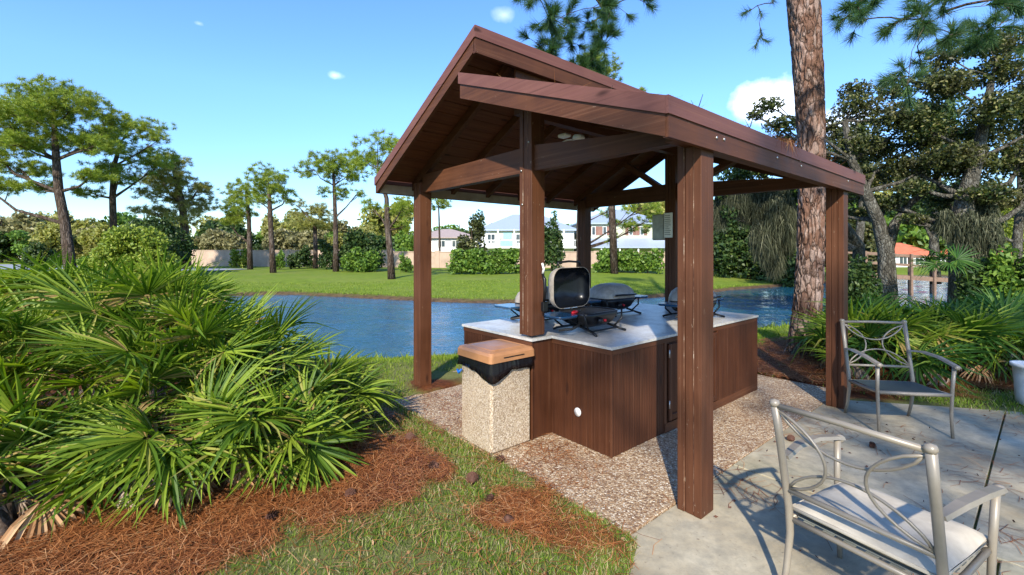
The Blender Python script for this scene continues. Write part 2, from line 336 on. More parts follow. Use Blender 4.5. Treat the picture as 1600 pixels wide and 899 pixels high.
class MB:
    def __init__(s): s.v = []; s.f = []; s.sm = []
    def add(s, vs, fs, smooth=False):
        o = len(s.v); s.v += [tuple(v) for v in vs]
        for f in fs: s.f.append(tuple(o+i for i in f)); s.sm.append(smooth)
        return s
    def box(s, x0, x1, y0, y1, z0, z1, bev=0.0):
        if bev <= 0:
            vs = [(x0,y0,z0),(x1,y0,z0),(x1,y1,z0),(x0,y1,z0),(x0,y0,z1),(x1,y0,z1),(x1,y1,z1),(x0,y1,z1)]
            return s.add(vs, [(0,3,2,1),(4,5,6,7),(0,1,5,4),(1,2,6,5),(2,3,7,6),(3,0,4,7)])
        b = min(bev, (x1-x0)*.45, (y1-y0)*.45, (z1-z0)*.45)
        vs = []; idx = {}
        for i, (sx, sy, sz) in enumerate([(a, b_, c_) for a in (0, 1) for b_ in (0, 1) for c_ in (0, 1)]):
            X = (x0, x1)[sx]; Y = (y0, y1)[sy]; Z = (z0, z1)[sz]
            dx = b if sx == 0 else -b; dy = b if sy == 0 else -b; dz = b if sz == 0 else -b
            idx[(sx, sy, sz, 'x')] = len(vs); vs.append((X, Y+dy, Z+dz))
            idx[(sx, sy, sz, 'y')] = len(vs); vs.append((X+dx, Y, Z+dz))
            idx[(sx, sy, sz, 'z')] = len(vs); vs.append((X+dx, Y+dy, Z))
        I = lambda a, b_, c_, k: idx[(a, b_, c_, k)]
        fs = [(I(0,0,0,'x'), I(0,0,1,'x'), I(0,1,1,'x'), I(0,1,0,'x')), (I(1,0,0,'x'), I(1,1,0,'x'), I(1,1,1,'x'), I(1,0,1,'x')),
              (I(0,0,0,'y'), I(1,0,0,'y'), I(1,0,1,'y'), I(0,0,1,'y')), (I(0,1,0,'y'), I(0,1,1,'y'), I(1,1,1,'y'), I(1,1,0,'y')),
              (I(0,0,0,'z'), I(0,1,0,'z'), I(1,1,0,'z'), I(1,0,0,'z')), (I(0,0,1,'z'), I(1,0,1,'z'), I(1,1,1,'z'), I(0,1,1,'z'))]
        for a in (0, 1):
            for c_ in (0, 1):
                fs.append((I(a,c_,0,'x'), I(a,c_,0,'y'), I(a,c_,1,'y'), I(a,c_,1,'x')))
                fs.append((I(a,0,c_,'x'), I(a,0,c_,'z'), I(a,1,c_,'z'), I(a,1,c_,'x')))
                fs.append((I(0,a,c_,'y'), I(0,a,c_,'z'), I(1,a,c_,'z'), I(1,a,c_,'y')))
                for d in (0, 1): pass
        for a in (0, 1):
            for b_ in (0, 1):
                for c_ in (0, 1): fs.append((I(a,b_,c_,'x'), I(a,b_,c_,'y'), I(a,b_,c_,'z')))
        return s.add(vs, fs)
    def beam(s, p, q, wd, ht, up=(0, 0, 1), endz=False):
        """box from p to q; wd across, ht along up"""
        p = Vector(p); q = Vector(q); d = (q-p).normalized(); u = Vector(up); sx = d.cross(u).normalized(); u = sx.cross(d).normalized()
        if endz: u = Vector((0, 0, 1))
        vs = []
        for c in (p, q):
            for a, b in ((-1, -1), (1, -1), (1, 1), (-1, 1)): vs.append(c+sx*a*wd/2+u*b*ht/2)
        return s.add(vs, [(3,2,1,0),(4,5,6,7),(0,1,5,4),(1,2,6,5),(2,3,7,6),(3,0,4,7)])
    def tube(s, pts, rad, k=8, cap=True):
        pts = [Vector(p) for p in pts]; n = len(pts)
        if not hasattr(rad, '__len__'): rad = [rad]*n
        vs = []; prev = None
        for i, p in enumerate(pts):
            d = (pts[min(i+1, n-1)]-pts[max(i-1, 0)]).normalized()
            if prev is None:
                a = Vector((0, 0, 1)) if abs(d.z) < .9 else Vector((1, 0, 0)); x = d.cross(a).normalized()
            else: x = (prev-d*prev.dot(d)).normalized()
            y = d.cross(x); prev = x
            for j in range(k):
                t = 2*PI*j/k; vs.append(p+(x*math.cos(t)+y*math.sin(t))*rad[i])
        fs = [(i*k+j, i*k+(j+1) % k, (i+1)*k+(j+1) % k, (i+1)*k+j) for i in range(n-1) for j in range(k)]
        if cap: fs.append(tuple(range(k))[::-1]); fs.append(tuple((n-1)*k+j for j in range(k)))
        return s.add(vs, fs, True)
    def lathe(s, prof, k=24, c=(0, 0, 0), sx=1, sy=1, flip=False):
        vs = [(c[0]+r*math.cos(2*PI*j/k)*sx, c[1]+r*math.sin(2*PI*j/k)*sy, c[2]+z) for r, z in prof for j in range(k)]
        fs = [(i*k+j, i*k+(j+1) % k, (i+1)*k+(j+1) % k, (i+1)*k+j) for i in range(len(prof)-1) for j in range(k)]
        return s.add(vs, fs, True)
    def prism(s, poly, z0, z1):
        n = len(poly)
        vs = [(x, y, z0) for x, y in poly]+[(x, y, z1) for x, y in poly]
        return s.add(vs, [tuple(range(n))[::-1], tuple(range(n, 2*n))]+[(i, (i+1) % n, n+(i+1) % n, n+i) for i in range(n)])
    def build(s, name, mat, parent=None, off=(0, 0, 0)):
        me = bpy.data.meshes.new(name)
        me.from_pydata([(v[0]-off[0], v[1]-off[1], v[2]-off[2]) for v in s.v], [], s.f)
        me.polygons.foreach_set('use_smooth', s.sm); me.materials.append(mat); me.validate(); me.update()
        return mkobj(name, me, parent)

# pavilion frame: local x = along its length (b), y = across its width (a)
GA = math.atan2(0.647, 0.7625)
d1 = np.array((math.cos(GA), math.sin(GA))); d2 = np.array((-math.sin(GA), math.cos(GA)))
G0 = np.array((1.16, 2.79))
def gz(b, a, z=0.0): p = G0+b*d1+a*d2; return (float(p[0]), float(p[1]), z)
def togz(x, y): dx = x-G0[0]; dy = y-G0[1]; return dx*d1[0]+dy*d1[1], dx*d2[0]+dy*d2[1]

# ---------------------------------------------------------------- terrain
pond = [(-2.8, 8.2), (-6, 9.2), (-11, 13), (-14, 18), (-12.7, 22.4), (-6.9, 20.3), (-1, 17.7), (4, 18.6), (10.5, 23.2), (13.8, 25.6), (22, 30), (31, 39), (37, 38), (31, 27), (22, 19), (14, 14.6), (9, 12.9), (6.4, 12.0), (2, 10.0)]
def smooth_poly(P, it=2):
    for _ in range(it):
        Q = []
        for i in range(len(P)):
            a = P[i]; b = P[(i+1) % len(P)]
            Q += [(a[0]*.75+b[0]*.25, a[1]*.75+b[1]*.25), (a[0]*.25+b[0]*.75, a[1]*.25+b[1]*.75)]
        P = Q
    return P
pond_s = smooth_poly(pond)
def sdist(P, X, Y):
    """signed distance, positive inside"""
    X = np.asarray(X, float); Y = np.asarray(Y, float)
    best = np.full(X.shape, 1e9); ins = np.zeros(X.shape, bool); n = len(P)
    for i in range(n):
        ax, ay = P[i]; bx, by = P[(i+1) % n]
        dx = bx-ax; dy = by-ay; L = dx*dx+dy*dy
        t = np.clip(((X-ax)*dx+(Y-ay)*dy)/L, 0, 1)
        best = np.minimum(best, (X-ax-t*dx)**2+(Y-ay-t*dy)**2)
        if ay != by:
            c = ((ay > Y) != (by > Y)) & (X < (bx-ax)*(Y-ay)/(by-ay)+ax); ins ^= c
    d = np.sqrt(best); return np.where(ins, d, -d)
def sst(x, a, b): t = np.clip((x-a)/(b-a), 0, 1); return t*t*(3-2*t)
WZ = -0.45
def height(X, Y, sd=None):
    X = np.asarray(X, float); Y = np.asarray(Y, float)
    if sd is None: sd = sdist(pond_s, X, Y)
    d = -sd
    far = sst(Y, 13, 17)
    L = 2.2*(1-far)+9*far
    z = WZ+0.13*sst(d, -0.05, 0.3)+(-WZ-0.13)*sst(d/L, 0.0, 1.0)
    z = np.where(sd > 0.05, WZ-0.02-np.minimum(sd, 1.5)*0.5, z)
    z = z+far*0.18*sst(X, -2, 6)*sst(X, 22, 10)*sst(d, 2, 9)
    return z
def hz(x, y): return float(height(np.array([x]), np.array([y]))[0])
def pxpoly(L): return [gnd(*p) for p in L]
beds = [pxpoly([(-420, 960), (330, 940), (400, 868), (470, 828), (560, 806), (630, 776), (696, 745), (690, 712), (645, 690), (592, 668), (555, 625), (520, 585), (400, 520), (-300, 500), (-900, 640)]),
        pxpoly([(752, 768), (800, 758), (860, 785), (905, 815), (900, 850), (860, 852), (800, 832)]),
        pxpoly([(1100, 700), (1180, 535), (1300, 520), (1330, 545), (1700, 530), (1800, 600), (1330, 622), (1290, 690)]),
        pxpoly([(632, 616), (648, 600), (715, 596), (760, 604), (760, 612), (690, 612)])]
def strawmask(X, Y):
    m_ = np.zeros(np.shape(X))
    n_ = 0.16*np.sin(X*5.3+1.3*np.sin(Y*7.1))+0.12*np.sin(Y*9.7+X*3.1)+0.08*np.sin(X*19+Y*11)
    for i, P in enumerate(beds):
        d = sdist(P, X, Y)
        m_ = np.maximum(m_, sst(d+n_*(0.9 if i in (0, 2) else 0.8), -0.14, 0.16)*(.8 if i == 1 else 1))
    return m_

def axis_pts(segs):
    out = []
    for a, b, st in segs: out += list(np.arange(a, b, st))
    out.append(segs[-1][1]); return np.array(out)
gx = axis_pts([(-700, -100, 60), (-100, -24, 4), (-24, -6, .5), (-6, 7.5, .07), (7.5, 40, .5), (40, 120, 5), (120, 700, 60)])
gy = axis_pts([(-60, 0, 6), (0, 1.2, .3), (1.2, 9, .07), (9, 32, .3), (32, 60, 1.5), (60, 900, 60)])
GX, GY = np.meshgrid(gx, gy); SD = sdist(pond_s, GX, GY)
GZ = height(GX, GY, SD)
ST = strawmask(GX, GY)
nearmask = sst(GY, 10, 6)*sst(np.abs(GX), 12, 6)
rough_ = (np.sin(GX*7.3+np.sin(GY*5.1)*2)*np.sin(GY*8.7+np.sin(GX*4.3)*2))*0.008+(np.sin(GX*2.1)*np.cos(GY*1.7))*0.012
GZ = GZ+rough_*nearmask+ST*0.012*nearmask
bb, aa = togz(GX, GY)
GZ = GZ-0.03*((aa < 3.3) & (bb > -0.42) & (bb < 9))*1.0
BK = sst(-SD, 0.75, 0.15)*sst(GY, 5, 7)
V = np.stack([GX.ravel(), GY.ravel(), GZ.ravel()], 1)
ny, nx = GX.shape; I = np.arange(ny*nx).reshape(ny, nx)
Fq = np.stack([I[:-1, :-1].ravel(), I[:-1, 1:].ravel(), I[1:, 1:].ravel(), I[1:, :-1].ravel()], 1)
me = npmesh('ground', V, Fq, ground_m, True)
for nm, arr in (('straw', ST), ('bank', BK), ('near', nearmask*0.6)):
    a_ = me.attributes.new(nm, 'FLOAT', 'POINT'); a_.data.foreach_set('value', arr.ravel().astype(np.float32))
tag(mkobj('ground', me), kind='structure')

P = [(x*1.0, y*1.0) for x, y in pond_s]
wx = axis_pts([(-15, 16, .10), (16, 38.5, .35)]); wy = axis_pts([(7.5, 21, .10), (21, 40, .28)])
WX, WY = np.meshgrid(wx, wy); rw_ = np.random.default_rng(12); WH = np.zeros_like(WX)
for k_ in range(26):
    lam_ = .28*(1.17**(k_ % 13))*rw_.uniform(.85, 1.15); th_ = rw_.normal()*.75+1.2; kk_ = 2*PI/lam_
    ph_ = rw_.uniform(0, 6.28)+1.5*np.sin(WX*.35*rw_.uniform(.5, 1.5)+WY*.3*rw_.uniform(.5, 1.5)+rw_.uniform(0, 6))
    WH += .0019*lam_**.9*np.sin(kk_*(WX*np.cos(th_)+WY*np.sin(th_))+ph_)
I_ = np.arange(WX.size).reshape(WX.shape)
wme = npmesh('water', np.stack([WX.ravel(), WY.ravel(), (WZ+WH).ravel()], 1), np.stack([I_[:-1, :-1].ravel(), I_[:-1, 1:].ravel(), I_[1:, 1:].ravel(), I_[1:, :-1].ravel()], 1), water_m, True)
tag(mkobj('water', wme), kind='structure')

def slab(name, poly, z0, z1, mat, bev=0.004):
    mb = MB(); n = len(poly); cx = sum(p[0] for p in poly)/n; cy = sum(p[1] for p in poly)/n
    vs = [(x, y, z0) for x, y in poly]+[(x, y, z1-bev) for x, y in poly]
    for i, (x, y) in enumerate(poly):
        d = Vector((cx-x, cy-y)); d = d.normalized()*bev*1.4 if d.length > 0 else d; vs.append((x+d.x, y+d.y, z1))
    fs = [tuple(range(2*n, 3*n))]+[(i, (i+1) % n, n+(i+1) % n, n+i) for i in range(n)]+[(n+i, n+(i+1) % n, 2*n+(i+1) % n, 2*n+i) for i in range(n)]
    mb.add(vs, fs); return tag(mb.build(name, mat), kind='structure')
slab('pavilion_floor', [gz(b, a)[:2] for b, a in ((-.45, .205), (3.75, .205), (3.75, 3.9), (0.35, 3.9), (0.35, 3.32), (-.45, 3.32))], -.1, 0.0, agg)
# patio of cast slabs with open joints
jl = gz(0.72, 0.2)
def gp(b, a): return gz(b, a)[:2]
slab('patio', [gp(-.45, .195), gp(-.5, .12), gp(-.75, 0.0), gp(-1.4, -.14), gp(-1.4, -1.2), gp(.875, -1.2), gp(.875, .195)], -.1, -0.002, concrete_m)
slab('patio', [gp(.885, .195), gp(.885, -1.085), gp(4.22, -1.085), gp(3.42, .02), gp(3.40, .195)], -.1, 0.001, concrete_m)
slab('patio', [gp(.885, -1.098), gp(.885, -5), gp(6.6, -5), gp(5.2, -2.5), gp(4.23, -1.098)], -.1, 0.0, concrete_m)
slab('patio', [gp(-1.4, -1.212), gp(-1.4, -5), gp(.875, -5), gp(.875, -1.212)], -.1, -0.001, concrete_m)

# ---------------------------------------------------------------- pavilion
RZ = GA
pav = thing('pavilion', 'brown wooden barbecue pavilion with split level shed roof standing by the pond', 'pavilion', gz(0, 0, 0), RZ)
PW = 0.16
seam_m = Mat('bare_wood_seam', (0.3, 0.18, 0.1), 0.7)
_sf = seam_m.noise(1.0, 5, 0.75, seam_m.coord((4, 4, 3.5)))
seam_m.col(seam_m.ramp(_sf, [(0.42, (0.07, 0.025, 0.012)), (0.55, (0.22, 0.12, 0.07)), (0.64, (0.60, 0.50, 0.38))])); seam_m = seam_m.m
def post(b, a, z0, z1, worn=False):
    mb = MB()
    # two boards laminated round a core: shadow grooves show on the faces
    t = 0.05
    mb.box(b, b+PW, a, a+t, z0, z1, .004); mb.box(b+.004, b+PW-.004, a+t+.003, a+PW-t-.003, z0, z1, .003); mb.box(b, b+PW, a+PW-t, a+PW, z0, z1, .004)
    mb.box(b+.012, b+PW-.012, a+.01, a+PW-.01, z0+.001, z1-.001)
    o = mb.build('post', wood_z, pav)
    if worn:
        for off_, w_ in ((.047, .0035), (.112, .002)):
            MB().box(b-.0012, b+.002, a+off_, a+off_+w_, z0+.03, z1-.05).build('worn_seam', seam_m, o)
    return o
# roof surfaces in (a,z):  left  z = ZL(a), right z = ZR(a)
def ZL(a): return 3.547-(a-1.84)*0.515
def ZR(a): return 2.49+(a+0.024)*0.36
post(0, 0, 0, ZR(.02)-.14, True); post(3.0, 0, 0, ZR(.02)-.14)
post(0, 3.50, -.01, ZL(3.66)-.14); post(3.0, 3.50, -.01, ZL(3.66)-.14)
post(0, 1.53, .905, ZR(1.53)-.12, True); post(3.0, 1.90, 0, ZR(1.9)-.12)
RB0, RB1 = -.42, 3.62
# tie beams
for b in (0.035, 3.035):
    mb = MB()
    for a0, a1 in (((.16, 1.53), (1.69, 3.50)) if b < 1 else ((.16, 1.90), (2.06, 3.50))):
        zt = 2.575
        mb.add([(b+x, y, z) for x in (0, .09) for y, z in ((a0, 2.35), (a1, 2.35), (a1, min(zt, (ZL(a1) if a1 > 2 else 9)-.13)), (max(a0, .3 if a0 < 1 else a0), zt if a0 > 1 else 2.46), (a0, zt if a0 > 1 else ZR(a0)-.15))],
               [(4,3,2,1,0),(5,6,7,8,9),(0,1,6,5),(1,2,7,6),(2,3,8,7),(3,4,9,8),(4,0,5,9)])
    mb.build('tie_beam', wood_y, pav)
# plates along eaves
MB().box(RB0+.2, RB1-.2, .03, .11, 2.30, 2.352).build('eave_plate', wood_x, pav)
MB().box(.16, RB1-.3, 1.86, 1.95, 2.95, 3.10).build('ridge_beam', wood_x, pav)
# rafters
def rafter(b, side):
    mb = MB()
    if side == 'l': a0, a1, Z = 3.78, 1.90, ZL
    else: a0, a1, Z = 0.0, 1.98, ZR
    zt = .045; dp = .10
    pts = [(a0, Z(a0)-zt), (a1, Z(a1)-zt), (a1, Z(a1)-zt-dp), (a0, Z(a0)-zt-dp)]
    vs = [(b+x, a, z) for x in (0, .055) for a, z in pts]
    mb.add(vs, [(0,1,2,3),(7,6,5,4),(0,4,5,1),(1,5,6,2),(2,6,7,3),(3,7,4,0)])
    return mb.build('rafter', wood_y, pav)
for b in (0.045, .62, 1.2, 1.8, 2.4, 3.05): rafter(b, 'l'); rafter(b, 'r')
# knee braces, back gable
MB().beam((3.08, 2.0, 2.42), (3.08, 2.75, 2.95), .07, .11, (1, 0, 0)).build('brace', wood_y, pav)
MB().beam((3.08, 1.9, 2.45), (3.08, 1.1, 2.80), .07, .11, (1, 0, 0)).build('brace', wood_y, pav)
# decks (separate boards) and roofing
def deckside(side):
    mb = MB()
    a0, a1, Z = ((3.80, 1.82, ZL) if side == 'l' else (-.01, 2.04, ZR))
    n = 14
    for i in range(n):
        s0 = a0+(a1-a0)*i/n; s1 = a0+(a1-a0)*(i+1)/n; g = (s1-s0)*.035
        s0 += g; s1 -= g
        j = .004*((i*7) % 3)
        t = .018; u = .040+j*.4
        vs = [(RB0+.03, s0, Z(s0)-u), (RB1-.03, s0, Z(s0)-u), (RB1-.03, s1, Z(s1)-u), (RB0+.03, s1, Z(s1)-u)]
        vs += [(x, y, z+t) for x, y, z in vs]
        mb.add(vs, [(3,2,1,0),(4,5,6,7),(0,1,5,4),(1,2,6,5),(2,3,7,6),(3,0,4,7)])
    mb.build('ceiling_deck', deck, pav)
    mb = MB(); u = .014
    vs = [(RB0+.02, a0, Z(a0)-u), (RB1-.02, a0, Z(a0)-u), (RB1-.02, a1, Z(a1)-u), (RB0+.02, a1, Z(a1)-u)]
    vs += [(x, y, z+.012) for x, y, z in vs]
    mb.add(vs, [(3,2,1,0),(4,5,6,7),(0,1,5,4),(1,2,6,5),(2,3,7,6),(3,0,4,7)])
    mb.build('roof_covering', shingle, pav)
deckside('l'); deckside('r')
def slanted(b0, b1, a0, z0, a1, z1, dep, name, mat):
    """board in a plane of constant b; (a,z) = top line ends, dep vertical depth"""
    vs = [(b, a, z) for b in (b0, b1) for a, z in ((a0, z0), (a1, z1), (a1, z1-dep), (a0, z0-dep))]
    mb = MB().add(vs, [(3,2,1,0),(4,5,6,7),(0,1,5,4),(1,2,6,5),(2,3,7,6),(3,0,4,7)]); return mb.build(name, mat, pav)
for b0, s in ((RB0, 1), (RB1, -1)):
    # left roof rake: trim above, board below, board set back
    e = lambda x: sorted((b0, b0+s*x))
    i0, i1 = e(.02); slanted(i0, i1, 3.83, ZL(3.83)+.01, 1.80, ZL(1.80)+.01, .095, 'rake_trim', trim_y)
    j0, j1 = sorted((b0+s*.012, b0+s*.045)); slanted(j0, j1, 3.82, ZL(3.82)-.07, 1.815, ZL(1.815)-.07, .12, 'rake_board', wood_y)
    i0, i1 = sorted((b0-s*.03, b0-s*.012)); slanted(i0, i1, -.03, ZR(-.03)+.01, 2.0, ZR(2.0)+.01, .10, 'rake_trim', trim_y)
    j0, j1 = sorted((b0-s*.016, b0+s*.022)); slanted(j0, j1, -.02, ZR(-.02)-.08, 1.99, ZR(1.99)-.08, .135, 'rake_board', wood_y)
# eave fascias
MB().box(RB0-.03, RB1+.03, -.046, -.028, ZR(-.03)-.09, ZR(-.03)+.01).build('eave_trim', trim_x, pav)
MB().box(RB0-.012, RB1+.012, -.036, -.004, ZR(-.03)-.215, ZR(-.03)-.08).build('eave_board', wood_x, pav)
MB().box(RB0, RB1, 3.832, 3.85, ZL(3.83)-.09, ZL(3.83)+.01).build('eave_trim', trim_x, pav)
MB().box(RB0+.012, RB1-.012, 3.806, 3.838, ZL(3.83)-.185, ZL(3.83)-.07).build('eave_board', wood_x, pav)
MB().box(RB0+.05, RB1-.05, 3.785, 3.803, ZL(3.83)-.18, ZL(3.83)-.075).build('soffit_board', sunlit_tan, pav)  # inner side of the left fascia, its sunlit look put into the colour
# high edge of the left roof
MB().box(RB0, RB1, 1.785, 1.80, ZL(1.8)-.09, ZL(1.8)+.012).build('ridge_trim', trim_x, pav)
MB().box(RB0+.012, RB1-.012, 1.795, 1.828, ZL(1.8)-.22, ZL(1.8)-.07).build('ridge_board', wood_x, pav)
# clerestory wall pieces
for b0_, b1_ in ((.1, 3.05),):
    MB().box(b0_, b1_, 1.86, 1.88, ZR(1.87)+.0, ZL(1.87)-.06).build('clerestory_panel', wood_x, pav)
# bolt heads
random.seed(2)
for (b, a, z) in [(-.035, .10, 2.33), (.22, -.04, 2.36), (.24, -.04, 2.42), (.12, -.04, 2.355), (1.1, -.04, 2.36), (1.6, -.04, 2.40), (1.62, -.04, 2.36), (3.0, -.04, 2.37), (-.004, 1.66, 2.36), (-.004, 1.56, 2.60), (-.004, 1.645, 2.06)]:
    mb = MB()
    if a < 0: mb.tube([(b, a-.003, z), (b, a+.006, z)], .009, 8)
    else: mb.tube([(b-.006, a, z), (b+.004, a, z)], .009, 8)
    mb.build('bolt_head', steel, pav)

# junction-box lamp fitting in the gable
lf = thing('lamp_fitting', 'small white lamp socket with bare wire in the gable above the tie beam', 'light fitting', gz(.35, 1.30, 2.56), RZ)
MB().lathe([(0, 0), (.05, 0), (.055, .02), (.05, .045), (0, .05)], 14, (0, 0, .06)).build('socket', white_pl, lf)
MB().tube([(-.1, .16, .0), (-.05, .18, .06), (0, .14, .09), (.0, .05, .08)], .006, 6).build('wire', white_pl, lf)
MB().box(-.04, .04, .12, .22, .12, .15, .008).build('mounting_plate', white_pl, lf)

# notice board on back middle post
nb = thing('notice_sign', 'white paper notice fixed to the back middle post of the pavilion', 'sign', gz(2.985, 1.90, 1.83), RZ)
MB().box(-.012, 0, .03, .155, 0, .34, .003).build('sheet', paper, nb)
mb = MB(); random.seed(5)
for i in range(11):
    z = .30-i*.026; w_ = random.uniform(.05, .09); mb.box(-.0145, -.0125, .145-w_-.005, .145, z, z+.006)
mb.build('printed_text', ink, nb)
gb = thing('meter_box', 'grey metal electrical box beside the back middle post', 'electrical box', gz(3.0, 2.06, 1.80), RZ)
MB().box(0.0, .10, 0.0, .20, 0, .36, .01).build('box_body', grey_box, gb)
MB().box(-.012, -.002, .01, .19, .01, .35, .004).build('box_door', grey_box, gb)

# ---------------------------------------------------------------- counter cabinet
cab = thing('counter_cabinet', 'dark brown beadboard cabinet with pale counter top under the pavilion', 'cabinet', gz(0, 0, 0), RZ)
def beadboard(p0, p1, z0, z1, pitch=.036, name='beadboard_panel'):
    """vertical grooved panel along the line p0->p1, outward normal to the right-hand side of travel"""
    p0 = Vector((*p0, 0)); p1 = Vector((*p1, 0)); d = (p1-p0); L = d.length; d.normalize(); nrm = Vector((d.y, -d.x, 0))
    n = max(1, round(L/pitch)); st = L/n; prof = []
    for i in range(n):
        s = i*st; prof += [(s, -.006), (s+.0035, 0), (s+st-.0035, 0), (s+st-.0015, -.006)]
    prof.append((L, -.006))
    vs = []
    for s, o in prof:
        q = p0+d*s+nrm*o; vs += [(q.x, q.y, z0), (q.x, q.y, z1)]
    fs = [(2*i, 2*i+2, 2*i+3, 2*i+1) for i in range(len(prof)-1)]
    MB().add(vs, fs).build(name, wood_cab, cab)
ZC = .862
mb = MB().prism([(.262, .878), (3.02, .878), (3.02, 2.57), (.012, 2.57), (.012, 1.538), (.262, 1.538)], 0.004, ZC-.002); mb.build('carcass', wood_cab, cab)
beadboard((.255, 1.53), (.255, .87), 0.003, ZC-.045)
beadboard((.005, 2.575), (.005, 1.53), 0.003, ZC-.045)
beadboard((.255, .87), (1.02, .87), 0.003, ZC-.045)
MB().box(.250, .262, .865, 1.53, ZC-.045, ZC-.001).build('apron', wood_y, cab)
MB().box(0.0, .012, 1.53, 2.575, ZC-.045, ZC-.001).build('apron', wood_y, cab)
MB().box(.262, 3.03, .863, .876, ZC-.045, ZC-.001).build('apron', wood_x, cab)
MB().box(-.001, .011, 1.522, 1.536, 0.003, ZC-.045).build('corner_trim', wood_z, cab)
MB().box(.249, .263, .863, .877, 0.003, ZC-.045).build('corner_trim', wood_z, cab)
def door(b0, b1):
    t = MB(); y1 = .868; y0 = y1-.022; w_ = .055; z0 = .10; z1 = .80
    t.box(b0, b0+w_, y0, y1, z0, z1, .004); t.box(b1-w_, b1, y0, y1, z0, z1, .004)
    t.box(b0+w_, b1-w_, y0+.001, y1, z0, z0+w_, .004); t.box(b0+w_, b1-w_, y0+.001, y1, z1-w_, z1, .004)
    t.box(b0+w_, b1-w_, y0+.012, y1-.002, z0+w_, z1-w_)
    o = t.build('cabinet_door', wood_cab, cab)
    for z in (.22, .68): MB().tube([(b0-.006, y0-.004, z), (b0-.006, y0-.004, z+.07)], .006, 8).build('hinge', steel, o)
    return o
door(1.07, 1.52); door(1.56, 2.0)
MB().box(1.02, 3.02, .858, .876, .003, .085).build('base_rail', wood_x, cab)
MB().box(1.015, 1.05, .862, .876, .085, ZC-.045).build('stile', wood_z, cab)
MB().box(2.03, 3.03, .858, .876, .085, ZC-.045).build('plain_panel', wood_cab, cab)
MB().box(3.02, 3.034, .86, 2.57, .003, ZC-.001).build('end_panel', wood_cab, cab)
mb = MB(); tp = [(.238, .852), (3.045, .852), (3.045, 2.59), (-.012, 2.59), (-.012, 1.70), (-.012, 1.515), (.238, 1.515)]
n = len(tp); mb.prism(tp, ZC, ZC+.022)
mb.build('counter_top', counter_m, cab)
mb = MB().tube([(.2445, 1.22, .275), (.2525, 1.22, .275)], .036, 24); o = mb.build('outlet_cover', white_pl, cab)

# ---------------------------------------------------------------- litter bin
bw = .46
bin_ = thing('litter_bin', 'square pebble concrete litter bin with tan lid beside the cabinet', 'litter bin', gz(-.465, 1.505, 0), RZ)
mb = MB(); mb.box(0.012, bw-.012, .012, bw-.012, 0.0, .68, .02)
mb.build('bin_body', agg_can, bin_)
# liner folded over the rim, sagging lower edge
mb = MB(); NS = 28; top = []; bot = []; random.seed(4)
for s in range(4):
    for i in range(NS):
        t = i/NS; c = [(0, 0), (1, 0), (1, 1), (0, 1)][s]; c2 = [(0, 0), (1, 0), (1, 1), (0, 1)][(s+1) % 4]
        x = (c[0]+(c2[0]-c[0])*t)*bw; y = (c[1]+(c2[1]-c[1])*t)*bw
        e = abs(t-.5)*2
        drop = .125 if s in (0, 3) else .10
        zz = .735-(.075+(drop-.025)*((abs(1-t) if s == 3 else t) if False else 0)+drop*.62*(max(0, (1-t*2.2) if s == 0 else ((t-.55)/.45 if s == 3 else 0))**.7 if (s == 0 or s == 3) else 0))-.006*math.sin(t*9+s*3)-.003*math.sin(t*23+s)
        bul = .012+.005*math.sin(t*13+s*5)
        nx_, ny_ = [(0, -1), (1, 0), (0, 1), (-1, 0)][s]
        bot.append((x+nx_*bul, y+ny_*bul, zz)); top.append((x+nx_*.004, y+ny_*.004, .742))
mid = [((a[0]+b[0])/2+.004*math.sin(i*1.9), (a[1]+b[1])/2+.004*math.cos(i*2.3), (a[2]+b[2])/2) for i, (a, b) in enumerate(zip(top, bot))]
N4 = 4*NS
cen = bw/2
inn = [(cen+(x-cen)*.93, cen+(y-cen)*.93, z+.004) for x, y, z in bot]
mb.add(top+mid+bot+inn, [(r*N4+i, (r+1)*N4+i, (r+1)*N4+(i+1) % N4, r*N4+(i+1) % N4) for r in range(3) for i in range(N4)], True)
mb.build('bin_liner', bag_m, bin_)
MB().tube([(-.012, bw*.86, .63), (-.03, bw*.9, .60), (-.022, bw*.97, .615), (-.01, bw*1.0, .60)], [.008, .014, .011, .006], 6).build('bag_knot', bag_blue, bin_)
# lid
mb = MB(); o_ = .018
def ring(ins, z, r=.03):
    x0 = -o_+ins; x1 = bw+o_-ins; pts = []
    for (cx_, cy_, a0) in ((x1-r, x1-r, 0), (x0+r, x1-r, 90), (x0+r, x0+r, 180), (x1-r, x0+r, 270)):
        for k in range(5): t = R(a0+k*22.5); pts.append((cx_+r*math.cos(t), cx_*0+cy_+r*math.sin(t), z))
    return pts
rings = [ring(.012, .742), ring(0, .745), ring(0.003, .80), ring(.016, .822), ring(.055, .832), ring(.06, .828), ring(.075, .828), ring(.08, .833), ring(.16, .842)]
vs = [p for r_ in rings for p in r_]; k_ = 20
fs = [(i*k_+j, i*k_+(j+1) % k_, (i+1)*k_+(j+1) % k_, (i+1)*k_+j) for i in range(len(rings)-1) for j in range(k_)]
fs.append(tuple((len(rings)-1)*k_+j for j in range(k_))); fs.append(tuple(range(k_))[::-1])
mb.add(vs, fs); mb.build('bin_lid', lid_m, bin_)
MB().box(.12, bw-.12, -.0215, -.0165, .775, .782).build('lid_slot', black_pl, bin_)

